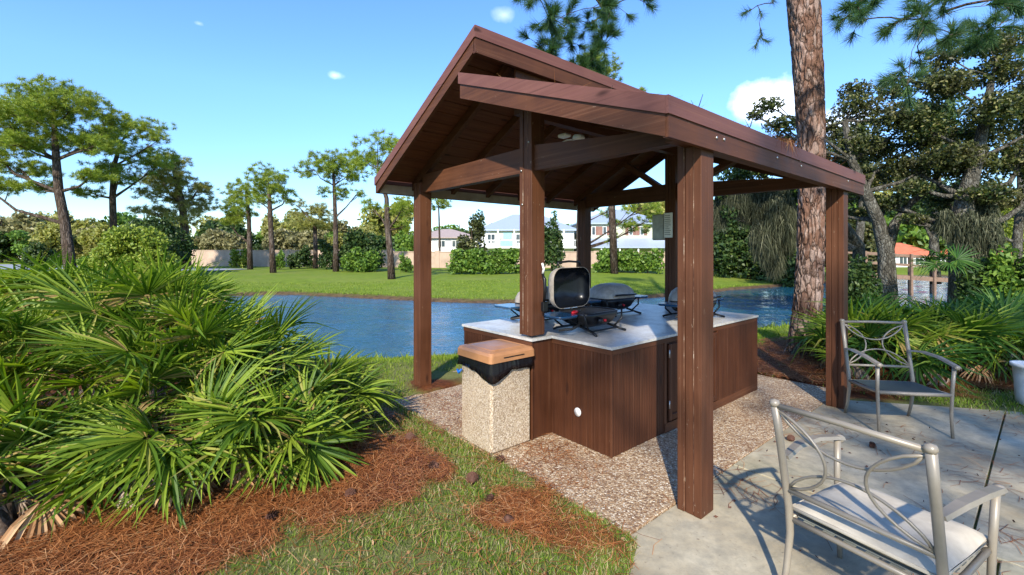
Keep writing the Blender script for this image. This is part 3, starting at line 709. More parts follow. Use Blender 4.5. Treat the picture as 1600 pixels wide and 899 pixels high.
# ---------------------------------------------------------------- gas grills
def rrect(w_, d_, r, n=6, z=0, cx=0, cy=0):
    pts = []
    for (x, y, a0) in ((w_/2-r, d_/2-r, 0), (-w_/2+r, d_/2-r, 90), (-w_/2+r, -d_/2+r, 180), (w_/2-r, -d_/2+r, 270)):
        for k in range(n+1): t = R(a0+k*90/n); pts.append((cx+x+r*math.cos(t), cy+y+r*math.sin(t), z))
    return pts
def loft(rings, cap0=True, cap1=True):
    k = len(rings[0]); vs = [p for r_ in rings for p in r_]
    fs = [(i*k+j, i*k+(j+1) % k, (i+1)*k+(j+1) % k, (i+1)*k+j) for i in range(len(rings)-1) for j in range(k)]
    if cap1: fs.append(tuple((len(rings)-1)*k+j for j in range(k)))
    if cap0: fs.append(tuple(range(k))[::-1])
    return vs, fs
def grill(label, b, a, opened, rz=0.0, tables=(1, 1)):
    g = thing('gas_grill', label, 'grill', gz(b, a, ZC+.022), RZ+rz, 'portable gas grills on the counter')
    W_, D_ = .56, .40
    vs, fs = loft([rrect(W_*.55, D_*.6, .06, z=.055), rrect(W_*.8, D_*.82, .09, z=.09), rrect(W_*.95, D_*.97, .11, z=.15), rrect(W_, D_, .12, z=.195), rrect(W_-.03, D_-.03, .11, z=.195), rrect(W_-.06, D_-.06, .10, z=.15)])
    MB().add(vs, fs, True).build('fire_bowl', black_pl, g)
    # lid as shell: local, hinge line at y=+D/2,z=.2
    def dome(s, hh, inner=False):
        prof = [(1.0, 0), (1.0, .02), (.97, .055), (.88, .10), (.72, .135), (.5, .158), (.25, .168), (.05, .17)]
        return [rrect(W_*s*p, D_*s*p, .12*s*p+.001, z=z*hh) for p, z in prof]
    vo, fo = loft(dome(1.0, 1.0), False, True); vi, fi = loft(dome(.982, .96), False, True)
    fi = [tuple(reversed(f)) for f in fi]
    M_ = Matrix.Translation((0, D_/2, .20)) @ Matrix.Rotation(R(-(90 if opened else 0)), 4, 'X') @ Matrix.Translation((0, -D_/2, 0))
    k = 28
    rim = [(j, k+j, k+(j+1) % k, (j+1) % k) for j in range(k)]
    lid_o = MB().add([M_@Vector(p) for p in vo], fo, True)
    lid_o.add([M_@Vector(p) for p in vo[:k]]+[M_@Vector(p) for p in vi[:k]], rim)
    lo = lid_o.build('lid', castal, g)
    MB().add([M_@Vector(p) for p in vi], fi, True).build('lid_lining', black_en, lo)
    hp = [(-.17, -.018, .04), (-.16, -.05, .045), (0, -.06, .045), (.16, -.05, .045), (.17, -.018, .04)]
    MB().tube([M_@Vector((x, -D_/2+y, z)) for x, y, z in hp], .011, 8).build('lid_handle', black_pl, lo)
    mb = MB()
    for i in range(16): mb.box(-W_/2+.05+i*.03, -W_/2+.062+i*.03, -D_/2+.04, D_/2-.04, .178, .188)
    mb.build('grate', grate_m, g)
    # cradle legs
    for sx in (-1, 1):
        mb = MB(); x = sx*.20
        mb.tube([(x*1.15, -D_/2-.07, .008), (x, -D_/2-.0, .028), (x*.95, -.06, .06), (x*.95, .06, .06), (x, D_/2+.0, .028), (x*1.15, D_/2+.05, .008)], [.013, .012, .012, .012, .012, .013], 6)
        mb.tube([(x*1.0, -D_/2+.04, .045), (x*1.38, -D_/2+.01, .11), (x*1.45, -D_/2+.02, .195)], .009, 6)
        mb.tube([(x*1.0, D_/2-.04, .045), (x*1.38, D_/2-.01, .11), (x*1.45, D_/2-.02, .195)], .009, 6)
        mb.build('leg', black_pl, g)
    MB().tube([(-.2, -.19, .03), (.2, -.19, .03)], .008, 6).build('crossbar', black_pl, g)
    for sx, on in ((-1, tables[0]), (1, tables[1])):
        if not on: continue
        vs, fs = loft([rrect(.25, .28, .05, z=.168, cx=sx*(W_/2+.155)), rrect(.27, .30, .06, z=.182, cx=sx*(W_/2+.155)), rrect(.26, .29, .055, z=.192, cx=sx*(W_/2+.155))])
        t = MB().add(vs, fs).build('side_table', blue_pl, g)
        MB().tube([(sx*(W_/2-.04), -.06, .10), (sx*(W_/2+.12), -.06, .165)], .009, 6).tube([(sx*(W_/2-.04), .06, .10), (sx*(W_/2+.12), .06, .165)], .009, 6).build('table_bracket', black_pl, t)
    MB().tube([(-.10, -D_/2-.0, .125), (-.10, -D_/2-.035, .12)], [.032, .026], 14).build('burner_knob', black_pl, g)
    MB().tube([(-.02, -D_/2+.01, .12), (-.02, -D_/2-.02, .118)], .012, 10).build('igniter_button', red_pl, g)
    MB().tube([(-W_/2+.02, -.10, .09), (-W_/2-.10, -.12, .07), (-W_/2-.17, -.02, .05)], .012, 8).build('gas_regulator', grate_m, g)
    return g
g1 = grill('open portable gas grill with black lid lining raised, nearest on the counter', .72, 1.50, True, R(2), (1, 0))
g2 = grill('closed portable gas grill mostly hidden behind the front middle post', .84, 2.28, False, R(-2), (1, 1))
g3 = grill('closed gas grill with domed grey lid right behind the open grill', 1.86, 2.10, False, R(-4), (1, 1))
g4 = grill('closed gas grill on the counter behind the near corner post', 2.30, 1.28, False, R(3), (1, 1))
lt = thing('grill_lighter', 'red handled lighter lying on the side table of the open grill', 'lighter', gz(.42, 1.42, ZC+.222), RZ+.3)
MB().tube([(-.03, 0, 0), (0, 0, .004), (.05, .0, .0), (.10, .01, 0)], [.012, .017, .016, .012], 8).build('handle', red_pl, lt)
MB().tube([(.10, .01, 0), (.22, .03, 0)], .005, 6).build('barrel', black_pl, lt)
br = thing('grill_brush', 'black and white long grill brush hanging on the front middle post', 'brush', gz(.10, 1.50, 1.12), RZ)
MB().tube([(0, 0, .33), (0, -.03, .28), (0, -.035, .18), (.0, -.02, .08)], [.009, .014, .014, .010], 8).build('handle', black_pl, br)
MB().box(-.03, .03, -.045, -.01, 0, .085, .006).build('brush_head', black_pl, br)
MB().tube([(0, 0, .42), (0, -.02, .37), (0, -.005, .33)], .010, 8).build('hook', white_pl, br)

# ---------------------------------------------------------------- patio chairs
def arc(p, q, bulge, n=14):
    p = Vector(p); q = Vector(q); b = Vector(bulge)
    return [p.lerp(q, t)+b*(4*t*(1-t))**.8 for t in [i/n for i in range(n+1)]]
def chair(label, x, y, rz, cushion):
    c = thing('patio_chair', label, 'chair', (x, y, 0), rz, 'metal patio chairs')
    hw = .285
    def bp(xx, z):                       # point on the leaning back plane
        t = (z-.38)/.54; return (xx, -.03-.115*max(t, 0)**1.1, z)
    for s in (-1, 1):
        mb = MB().tube([(s*hw, -.09, 0.0), (s*hw, -.05, .12), (s*hw, -.02, .28), (s*hw, -.03, .40), bp(s*hw, .55), bp(s*hw, .72), bp(s*hw, .925)], [.013, .015, .017, .018, .018, .018, .019], 10)
        l = mb.build('rear_leg', chair_m, c)
        b_ = bp(s*hw, .93)
        MB().lathe([(.001, -.016), (.018, -.014), (.024, 0), (.018, .015), (.001, .02)], 14, b_).build('finial', chair_m, l)
        MB().tube([(s*(hw+.005), .46, 0.0), (s*(hw+.005), .445, .2), (s*(hw+.012), .445, .42), (s*(hw+.018), .46, .625)], [.013, .014, .015, .016], 10).build('front_leg', chair_m, c)
        ar = [(s*(hw+.0), -.065, .655), (s*(hw+.02), .08, .675), (s*(hw+.03), .27, .668), (s*(hw+.025), .43, .642), (s*(hw+.02), .50, .628)]
        mb = MB(); vs = []
        for (ax, ay, az) in ar:
            wd = .022 if ay < 0 else .026
            vs += [(ax-wd, ay, az-.004), (ax+wd, ay, az-.004), (ax+wd*.7, ay, az+.012), (ax-wd*.7, ay, az+.012)]
        fs = [(i*4+j, i*4+(j+1) % 4, i*4+4+(j+1) % 4, i*4+4+j) for i in range(4) for j in range(4)]+[(3, 2, 1, 0), (16, 17, 18, 19)]
        mb.add(vs, fs); arm = mb.build('armrest', chair_m, c)
        MB().lathe([(.001, -.02), (.019, -.016), (.023, 0), (.017, .018), (.001, .022)], 14, (s*(hw+.02), .485, .628)).build('arm_cap', chair_m, arm)
    MB().tube([bp(-hw, .92), bp(0, .925), bp(hw, .92)], .013, 10).build('top_rail', chair_m, c)
    MB().tube([bp(-hw, .50), bp(0, .50), bp(hw, .50)], .012, 10).build('lower_back_rail', chair_m, c)
    mb = MB()
    mb.tube(arc(bp(-hw+.01, .90), bp(-hw+.01, .51), (.20, -.03, 0)), .007, 6)
    mb.tube(arc(bp(hw-.01, .90), bp(hw-.01, .51), (-.20, -.03, 0)), .007, 6)
    mb.tube(arc(bp(-hw+.01, .91), bp(hw-.01, .91), (0, .03, -.16)), .007, 6)
    mb.tube(arc(bp(-hw+.01, .51), bp(hw-.01, .51), (0, -.03, .15)), .007, 6)
    mb.build('back_scrollwork', chair_m, c)
    mb = MB(); mb.tube([(-hw, -.02, .35), (hw, -.02, .35)], .013, 8); mb.tube([(-hw, .445, .375), (0, .46, .375), (hw, .445, .375)], .017, 8)
    mb.tube([(-hw, -.02, .35), (-hw, .2, .355), (-hw, .445, .375)], .014, 8); mb.tube([(hw, -.02, .35), (hw, .2, .355), (hw, .445, .375)], .014, 8)
    mb.build('seat_frame', chair_m, c)
    if cushion:
        mb = MB()
        for i in range(6): mb.box(-hw+.02, hw-.02, .01+i*.072, .055+i*.072, .358+.002*i, .362+.002*i)
        for i in range(6): mb.box(-hw+.05+i*.085, -hw+.095+i*.085, .0, .44, .351, .355)
        mb.build('seat_webbing', strap_m, c)
        n = 14; vs = []
        def cz(u, v): return .052*((1-abs(u)**6)*(1-abs(v)**6))**.5
        for sgn in (1, -1):
            for i in range(n+1):
                for j in range(n+1):
                    u = -1+2*i/n; v = -1+2*j/n
                    bump_ = .004*math.sin(u*5)*math.sin(v*4+1)
                    vs.append((u*(hw-.005), .225+v*.245, .405+sgn*(cz(u, v)*.75+.002)+bump_+(.006 if sgn > 0 else 0)))
        m1 = (n+1)*(n+1); fs = []
        for i in range(n):
            for j in range(n):
                q = (i*(n+1)+j, (i+1)*(n+1)+j, (i+1)*(n+1)+j+1, i*(n+1)+j+1)
                fs.append(q); fs.append(tuple(m1+t for t in reversed(q)))
        o = MB().add(vs, fs, True).build('seat_cushion', cush_m, c)
        edge = [(-(hw-.005), -.02), (hw-.005, -.02), (hw-.005, .47), (-(hw-.005), .47), (-(hw-.005), -.02)]
        MB().tube([(a_, b_, .405) for a_, b_ in edge], .008, 6).build('piping', cush_m, o)
    else:
        vs = []; n = 8
        for i in range(n+1):
            for j in range(n+1):
                u = i/n; v = j/n; vs.append((-hw+.012+u*(2*hw-.024), v*.44, .366+.015*v-.03*math.sin(PI*u)*math.sin(PI*v)))
        vs += [(x, y, z-.004) for x, y, z in vs]; m1 = (n+1)**2; fs = []
        for i in range(n):
            for j in range(n):
                q = (i*(n+1)+j, (i+1)*(n+1)+j, (i+1)*(n+1)+j+1, i*(n+1)+j+1); fs.append(q); fs.append(tuple(m1+t for t in reversed(q)))
        MB().add(vs, fs, True).build('sling_seat', sling_m, c)
    return c
chair('taupe metal patio chair with cream seat cushion in the near foreground', 1.51, 1.975, R(-60.6), True)
chair('taupe metal patio chair with bare dark sling seat beside the far right post', 3.66, 4.50, R(171), False)

pt = thing('planter', 'white embossed ceramic planter at the right edge of the patio', 'planter', (5.56, 4.86, 0.0))
mb = MB(); k = 32; prof = [(.10, 0), (.125, .01), (.13, .1), (.135, .2), (.142, .3), (.15, .40), (.168, .405), (.17, .44), (.15, .44), (.14, .38)]
vs = []
for i, (r_, z) in enumerate(prof):
    for j in range(k):
        t = 2*PI*j/k; rr = r_+(.006*math.sin(t*8+z*30)*(1 if 0 < i < 6 else 0)); vs.append((rr*math.cos(t), rr*math.sin(t), z))
mb.add(vs, [(i*k+j, i*k+(j+1) % k, (i+1)*k+(j+1) % k, (i+1)*k+j) for i in range(len(prof)-1) for j in range(k)], True)
mb.build('pot', pot_m, pt)
MB().lathe([(.001, .385), (.14, .385)], 24).build('soil', simple('potting_soil', (.05, .03, .02), .9), pt)

# ---------------------------------------------------------------- foliage helpers
def unit(v): return v/np.maximum(np.linalg.norm(v, axis=1, keepdims=True), 1e-9)
def blades(cent, dirs, length, width, rng):
    """triangular blades"""
    n = len(cent); side = unit(np.cross(dirs, unit(rng.normal(size=(n, 3)))))*np.reshape(width, (-1, 1))/2
    tip = cent+dirs*np.reshape(length, (-1, 1))
    V = np.empty((n, 3, 3)); V[:, 0] = cent-side; V[:, 1] = cent+side; V[:, 2] = tip
    return V.reshape(-1, 3), np.arange(n*3).reshape(n, 3)
def leaves(cent, size, rng, elong=1.8, flat=0.0):
    n = len(cent); a = rng.normal(size=(n, 3)); a[:, 2] *= (1-flat); a = unit(a)
    b = unit(np.cross(a, rng.normal(size=(n, 3)))); s = (size*rng.uniform(.6, 1.3, n))[:, None]
    V = np.empty((n, 4, 3)); V[:, 0] = cent-a*s*elong/2; V[:, 1] = cent+b*s/2; V[:, 2] = cent+a*s*elong/2; V[:, 3] = cent-b*s/2
    return V.reshape(-1, 3), np.arange(n*4).reshape(n, 4)
def pine_clumps(centers, nb, L, wd, rng, up=.5):
    n = len(centers); d = rng.normal(size=(n, nb, 3)); d[:, :, 2] = d[:, :, 2]*.8+up; d = unit(d.reshape(-1, 3))
    c = np.repeat(centers, nb, axis=0)+d*L*.12
    return blades(c, d, L*rng.uniform(.7, 1.15, n*nb), np.full(n*nb, wd), rng)
def in_ellipsoid(c, r, n, rng, shell=.45):
    d = unit(rng.normal(size=(n, 3))); rad = rng.uniform(shell, 1, n)**.6
    return np.array(c)+d*rad[:, None]*np.array(r)

def tree(name, label, cat, base, trunk, puffs, kind, mat, bark_, group=None, seed=0, dens=1.0, leaf=None, limbs=True, crown='crown', moss=None, gap=-.35):
    """trunk: list of (x,y,z,r) world; puffs: list of (x,y,z,rx,ry,rz) world"""
    rng = np.random.default_rng(seed); t = thing(name, label, cat, base, 0, group)
    mb = MB(); mb.tube([p[:3] for p in trunk], [p[3] for p in trunk], 10)
    tv = [Vector(p[:3]) for p in trunk]
    if limbs:
        for q in puffs:
            qv = Vector(q[:3]); best = min(range(len(tv)), key=lambda i: abs((tv[i].z)-(qv.z-0.5*(qv-tv[i]).xy.length))+(5 if i == 0 else 0))
            s = tv[best]; r0 = trunk[best][3]*.5; mid_ = s.lerp(qv, .5)+Vector((rng.normal()*.15, rng.normal()*.15, -.12))*(qv-s).length*.5
            mid_.z = min(mid_.z, qv.z)
            mb.tube([s, s.lerp(mid_, .5), mid_, mid_.lerp(qv, .55), qv], [r0, r0*.8, r0*.6, r0*.42, r0*.2], 6, False)
            for kx in range(5):
                e = in_ellipsoid(q[:3], np.array(q[3:6])*.85, 1, rng, .7)[0]; st_ = mid_.lerp(qv, rng.uniform(.2, 1))
                mb.tube([st_, st_.lerp(Vector(e), .5)+Vector((0, 0, -.05)), e], [r0*.28, r0*.18, r0*.07], 4, False)
    mb.build('trunk', bark_, t, base)
    Vs = []; Fs = []; off = 0
    for q in puffs:
        vol = (q[3]*q[4]*q[5])**(2/3)
        if kind == 'pine':
            L = leaf or .30; n = max(8, int(62*vol*dens)); cs = in_ellipsoid(q[:3], np.array(q[3:6])*1.2, n, rng, .15)
            ph = rng.uniform(0, 6, 3); cs = cs[(np.sin(cs[:, 0]*3.6+ph[0])+np.sin(cs[:, 1]*3.6+ph[1]+cs[:, 0])+np.sin(cs[:, 2]*5+ph[2]+cs[:, 1]) > -.1)]
            v, f = pine_clumps(cs, 44, L, L*.10, rng)
        else:
            L = leaf or .16; N_ = int(34*dens*vol/(L*L)); cs = in_ellipsoid(q[:3], q[3:6], N_, rng, .05)
            lam = (9.0 if L < .08 else 6.0)/max(.25, (vol**.5)); ph = rng.uniform(0, 6, 6); X_, Y_, Z_ = cs[:, 0]*lam, cs[:, 1]*lam, cs[:, 2]*lam*1.3
            nn = np.sin(X_+ph[0]+1.7*np.sin(Y_*.8+ph[1]))+np.sin(Y_+ph[2]+1.7*np.sin(Z_*.9+ph[3]))+np.sin(Z_+ph[4]+1.7*np.sin(X_*.7+ph[5]))+.8*np.sin(X_*2.3+Z_*1.9)*np.sin(Y_*2.6)
            cs = cs[nn+rng.normal(size=N_)*.35 > gap]
            v, f = leaves(cs, L, rng)
        Vs.append(v); Fs.append(f+off); off += len(v)
    V_ = np.concatenate(Vs)-np.array(base); me = npmesh(crown, V_, np.concatenate(Fs), mat)
    mkobj(crown, me, t)
    if moss:
        mats, mp, n, L = moss; cs = np.concatenate([in_ellipsoid(q[:3], q[3:6], n, rng, .1) for q in mp])
        d = np.tile([0, 0, -1.0], (len(cs), 1))+rng.normal(size=(len(cs), 3))*.22; d = unit(d)
        v, f = blades(cs, d, L*rng.uniform(.15, .9, len(cs)), rng.uniform(.008, .032, len(cs)), rng)
        mkobj('hanging_moss', npmesh('hanging_moss', v-np.array(base), f, mats), t)
    return t
def P2(px, py, Y, rx, rz, dy=0.0, ry=None):
    x, y, z = at(px, py, Y); k = Y/F; return (x, y+dy, z, rx*k, (ry or rx)*k, rz*k)
def TR(pts, Y, dy=0):
    out = []
    for px, py, r in pts: x, y, z = at(px, py, Y); out.append((x, y+dy, z, r*Y/F))
    return out

# ---- big slash pine trunk beside the pavilion
def big_trunk():
    base = (4.62, 7.25, -.06); t = thing('slash_pine', 'tall slash pine with flaking reddish plated bark beside the far right post', 'tree', base)
    prof = [(1255, 560, 36), (1256, 545, 30), (1257, 515, 27), (1262, 470, 25.5), (1266, 400, 24.5), (1268, 300, 24), (1267, 200, 25), (1263, 120, 26.5), (1259, 60, 28), (1255, 0, 29), (1246, -160, 28), (1240, -400, 24), (1240, -650, 18), (1245, -850, 9)]
    Yb = 7.25; P_ = [(*at(px, py, Yb), r*Yb/F*.76) for px, py, r in prof]
    zs = np.array([p[2] for p in P_]); X_ = np.array([p[0] for p in P_]); R_ = np.array([p[3] for p in P_])
    K = 120; z_ = np.concatenate([np.arange(zs[0], 6.2, .022), np.arange(6.2, zs[-1], .12)]); vs = []
    for z in z_:
        cx_ = np.interp(z, zs, X_); r0 = np.interp(z, zs, R_)
        for j in range(K):
            a = 2*PI*j/K; nx_ = math.cos(a); ny_ = math.sin(a)
            q = Vector((nx_*r0*9, ny_*r0*9, z*2.4)); qq = q+noise.noise_vector(q*.7)*.7+noise.noise_vector(q*2.6)*.28
            dd, _ = noise.voronoi(qq*1.05); e = min((dd[1]-dd[0])*1.9, .5)
            fl = 1+.12*max(0, .5-z)*math.sin(a*5+1)
            h = min(e*2.2, .6)*.04+noise.fractal(q*2.5, 1, 2, 3)*.007
            h += .01*math.floor(noise.noise(qq*.9)*2)/2
            r1 = r0*fl+h-.018; vs.append((cx_+nx_*r1, Yb+ny_*r1, z))
    n = len(z_); V_ = np.array(vs)-np.array(base); I_ = np.arange(n*K).reshape(n, K); J_ = np.roll(I_, -1, axis=1)
    Fq_ = np.stack([I_[:-1].ravel(), J_[:-1].ravel(), J_[1:].ravel(), I_[1:].ravel()], 1)
    mkobj('trunk', npmesh('trunk', V_, Fq_, bark_pine, True), t)
    rng = np.random.default_rng(8); random.seed(8)
    # branches of the crown above and the sprays hanging into view
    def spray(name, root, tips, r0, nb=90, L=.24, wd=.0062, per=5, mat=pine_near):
        mb = MB(); cs = []; ds = []
        root = Vector(root)
        nodes = [(root, r0)]
        for tp_ in sorted(tips, key=lambda p: (Vector(p)-root).length):
            tp_ = Vector(tp_); src, rr = min(nodes, key=lambda nd: (nd[0]-tp_).length+max(0, tp_.z-nd[0].z)*1.5)
            L0 = (tp_-src).length; mid_ = src.lerp(tp_, .5)+Vector((rng.normal()*.08, rng.normal()*.1, .10))*L0
            r1 = max(rr*.72, .004)
            mb.tube([src, src.lerp(mid_, .5)+Vector((0, 0, .03*L0)), mid_, mid_.lerp(tp_, .55)+Vector((0, 0, -.01)), tp_], [rr*.9, rr*.85, rr*.8, r1, r1*.8], 6, False)
            nodes.append((mid_, max(rr*.8, .005))); nodes.append((tp_, r1))
            d = (tp_-mid_).normalized(); cs.append(tp_); ds.append(d)
            for k in range(per-1):
                s = mid_.lerp(tp_, rng.uniform(.3, 1)); e = s+Vector(rng.normal(size=3))*.11+d*.08; mb.tube([s, s.lerp(e, .5)+Vector((0, 0, .01)), e], [.004, .0035, .003], 4, False)
                cs.append(e); ds.append((e-s).normalized())
        cc = np.repeat(np.array([tuple(c) for c in cs]), nb, axis=0); dd_ = np.repeat(np.array([tuple(c) for c in ds]), nb, axis=0)
        dd_ = unit(dd_*.75+unit(rng.normal(size=dd_.shape))*.72)
        cc = cc-dd_*0.01-np.repeat(np.array([tuple(c) for c in ds]), nb, axis=0)*rng.uniform(0, .10, len(cc))[:, None]
        v, f = blades(cc, dd_, L*rng.uniform(.7, 1.1, len(cc)), np.full(len(cc), wd), rng)
        b_ = mb.build('branch', bark_far, t, base)
        mkobj('needles', npmesh('needles', v-np.array(base), f, mat), b_)
    # top-left hanging spray
    T1 = [at(895+rng.normal()*36, 42+rng.normal()*40, 6.0+rng.normal()*.4) for _ in range(17)]+[at(*p, 6.0) for p in ((860, 100), (885, 115), (865, 70), (935, 70), (925, 95), (945, 45), (960, 8), (1015, 0), (855, 40), (850, 85), (900, 110))]
    spray('a', at(905, -260, 6.6), T1, .03, 210, .17, .0052, 5)
    spray('b', at(1195, -160, 6.4), [at(1165, 20, 6.3), at(1185, 62, 6.3), at(1180, 75, 6.3), at(1200, 66, 6.3), at(1160, 24, 6.3), at(1190, 25, 6.3), at(1208, 5, 6.3), at(1190, 55, 6.3)], .010, 70, .15, .005, 1)
    T3 = [at(px+rng.normal()*14, py+rng.normal()*12, 5.6+rng.normal()*.5) for px, py in ((1330, 10), (1345, 35), (1370, 0), (1400, 22), (1420, 50), (1440, 15), (1450, 45), (1470, 70), (1490, 20), (1500, 50), (1515, 75), (1530, 10), (1545, 45), (1575, 20), (1590, 50), (1595, 95), (1600, 5), (1410, 90), (1425, 110), (1405, 130), (1340, 5), (1380, 30), (1480, 5), (1555, 5), (1620, 60), (1640, 20), (1460, 20), (1510, 30))]
    spray('c', at(1520, -300, 6.3), T3, .03, 150, .19, .0055, 5)
    # upper crown, mostly above the picture, shades the patio
    cs = []
    for i in range(15):
        a = rng.uniform(0, 2*PI); rr = rng.uniform(.6, 3.2); z = rng.uniform(8.0, 13.0)
        cs.append((4.5+rr*math.cos(a), 7.2+rr*math.sin(a), z))
    mb = MB(); allc = []
    for c_ in cs:
        zz = c_[2]-.6; r0x = float(np.interp(zz, zs, X_)); mb.tube([(r0x, Yb, zz), ((r0x+c_[0])/2, (Yb+c_[1])/2, zz+.2), c_], [.05, .035, .012], 6, False)
        allc.append(in_ellipsoid(c_, (1.0, 1.0, .55), 34, rng, .2))
    b_ = mb.build('branch', bark_far, t, base)
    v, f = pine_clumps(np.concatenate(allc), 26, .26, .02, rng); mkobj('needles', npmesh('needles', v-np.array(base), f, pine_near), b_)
big_trunk()

# second tall pine behind the viewer: its open crown dapples the patio
def shade_pine(x, y, seed, label, top=12.0, n=13, spread=2.6):
    rng = np.random.default_rng(seed); b = (x, y, 0.0)
    pf = [(x+rng.normal()*spread*.5, y+rng.normal()*spread*.5, rng.uniform(7.5, top), rng.uniform(.8, 1.3), rng.uniform(.8, 1.3), .5) for _ in range(n)]
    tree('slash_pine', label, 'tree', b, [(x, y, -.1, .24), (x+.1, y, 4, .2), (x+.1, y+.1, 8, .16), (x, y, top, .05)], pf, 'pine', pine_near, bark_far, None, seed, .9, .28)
shade_pine(1.4, -10.9, 501, 'tall slash pine whose open crown shades the right of the patio')
shade_pine(4.2, -9.3, 502, 'tall slash pine shading the palmettos behind the patio')

# ---- left pines and far trees
L_ = 31.0
tree('slash_pine', 'broad rounded pine with dark leaning trunk at the far left across the lawn', 'tree', (at(112, 430, L_)[0], L_, hz(at(112, 430, L_)[0], L_)),
     TR([(116, 436, 11), (110, 422, 8), (102, 350, 6.5), (92, 300, 6), (88, 250, 5), (85, 200, 3.5), (84, 160, 2)], L_),
     [P2(px, py, L_, rx, rz, dy) for px, py, rx, rz, dy in ((85, 150, 50, 20, 0), (40, 165, 42, 20, .8), (130, 168, 40, 20, -.6), (10, 190, 40, 20, 0), (165, 190, 30, 18, .5), (80, 190, 50, 20, -1.5), (35, 215, 45, 16, 1), (115, 215, 42, 18, 1.3), (-15, 230, 40, 18, 0), (150, 228, 30, 14, 0), (20, 262, 42, 12, .5), (70, 235, 30, 14, -1.6), (-25, 290, 40, 14, 0), (40, 290, 26, 9, .5), (135, 275, 26, 9, .4))],
     'pine', pine_m, bark_far, 'pines across the pond', 1, 3.0, .30)
tree('slash_pine', 'open crowned pine just right of the broad rounded pine', 'tree', (at(178, 425, 36)[0], 36, hz(at(178, 425, 36)[0], 36)),
     TR([(180, 432, 6), (178, 380, 5), (176, 310, 4.4), (178, 260, 3.4), (190, 220, 2)], 36),
     [P2(px, py, 36, rx, rz, dy) for px, py, rx, rz, dy in ((200, 205, 34, 16, 0), (235, 195, 24, 10, .5), (170, 225, 30, 13, -1), (215, 240, 36, 14, 1), (155, 265, 28, 13, .5), (195, 275, 34, 13, -.5), (245, 262, 22, 12, 0), (140, 300, 20, 10, 0), (255, 215, 16, 9, 0))],
     'pine', pine_m, bark_far, 'pines across the pond', 2, 2.1, .32)
tree('slash_pine', 'layered yellow green pine behind the dark shrubs, right of the two big left pines', 'tree', (at(290, 420, 40)[0], 40, hz(at(290, 420, 40)[0], 40)),
     TR([(292, 424, 7), (290, 370, 6), (285, 320, 5), (275, 280, 4), (270, 250, 2)], 40),
     [P2(px, py, 40, rx, rz, dy) for px, py, rx, rz, dy in ((265, 255, 26, 13, 0), (240, 280, 30, 12, 1), (285, 280, 28, 12, -1), (310, 295, 22, 10, 0), (255, 305, 34, 12, 0), (295, 318, 28, 13, 1), (240, 330, 26, 11, 0), (300, 342, 22, 16, -1))],
     'pine', pine_yel, bark_far, 'pines across the pond', 3, 2.2, .34)
def spine(label, bx, by, Y, tr, pf, seed, mat=pine_m, dens=1.9, leaf=.3):
    pf = [(a_, b_, c_*1.22, d_*1.3, e_) for a_, b_, c_, d_, e_ in pf]
    X = at(bx, by, Y)[0]; z = hz(X, Y)
    T = TR([(bx, by, tr[0][2]*1.25)]+tr, Y); T[0] = (X, Y, z-.05, T[0][3])
    return tree('slash_pine', label, 'tree', (X, Y, z), T, [P2(px, py, Y, rx, rz, rzz) for px, py, rx, rz, rzz in pf], 'pine', mat, bark_far, 'pines across the pond', seed, dens, leaf)
spine('slim pine in front of the tan wall, left one of the close pair', 391, 420, 40, [(390, 380, 3.5), (389, 340, 3), (385, 300, 2)], [(375, 300, 22, 12, 0), (360, 318, 16, 10, 1), (395, 315, 18, 10, -1), (372, 335, 20, 9, 0), (355, 345, 14, 7, 0), (390, 290, 14, 9, 0)], 4)
spine('pine with dense round top, right one of the close pair before the tan wall', 427, 427, 34, [(425, 390, 4), (422, 330, 3.5), (420, 290, 2.2)], [(420, 275, 22, 13, 0), (400, 290, 18, 11, 1), (442, 290, 18, 11, -1), (425, 303, 24, 10, .5), (450, 305, 10, 7, 0), (405, 315, 14, 7, 0)], 5)
spine('pine with several flat foliage tiers left of the pavilion roof', 525, 424, 36, [(525, 390, 4), (524, 340, 3.2), (522, 290, 2.4), (520, 250, 1.5)], [(515, 250, 26, 11, 0), (545, 245, 20, 10, 1), (500, 268, 22, 11, -1), (535, 275, 26, 10, 0), (520, 300, 18, 8, .5), (555, 262, 14, 8, 0), (560, 300, 10, 6, 0)], 6)
spine('leaning bare stemmed pine nearest the water, its top reaching behind the pavilion eave', 612, 437, 27.5, [(610, 400, 5), (606, 360, 4.4), (604, 310, 3.4), (590, 265, 2.4)], [(590, 225, 26, 12, 0), (560, 240, 20, 10, .7), (615, 240, 22, 12, -.6), (585, 258, 26, 10, 0), (630, 325, 22, 13, 0), (575, 320, 12, 8, .5), (635, 352, 12, 7, 0), (600, 300, 9, 5, 0)], 7)
spine('slender distant pine seen between the left post and the front middle post', 687, 412, 52, [(687, 380, 1.6), (686, 340, 1.3), (685, 318, 1)], [(685, 315, 14, 6, 0), (678, 322, 8, 4, .5), (694, 321, 8, 4, 0)], 8)
spine('sparse pine seen through the pavilion in front of the yellow house', 905, 424, 33, [(905, 390, 4), (904, 350, 3.5), (905, 320, 3)], [(975, 345, 22, 7, 0), (1005, 355, 22, 8, .5), (1000, 325, 24, 9, -.5), (960, 375, 10, 7, 0), (950, 330, 16, 6, 0), (1022, 338, 12, 8, 0)], 9, pine_m, 1.0)
spine('tall pine with golden green crown rising behind the pavilion ridge', 960, 410, 30, [(955, 300, 5), (950, 200, 4.5), (940, 130, 3)], [(932, 105, 26, 13, 0), (950, 118, 20, 11, .6), (925, 95, 16, 9, 0), (915, 118, 16, 9, -.5), (990, 150, 14, 8, .5), (1000, 145, 8, 5, 0)], 10, bush_y, 2.4, .26)
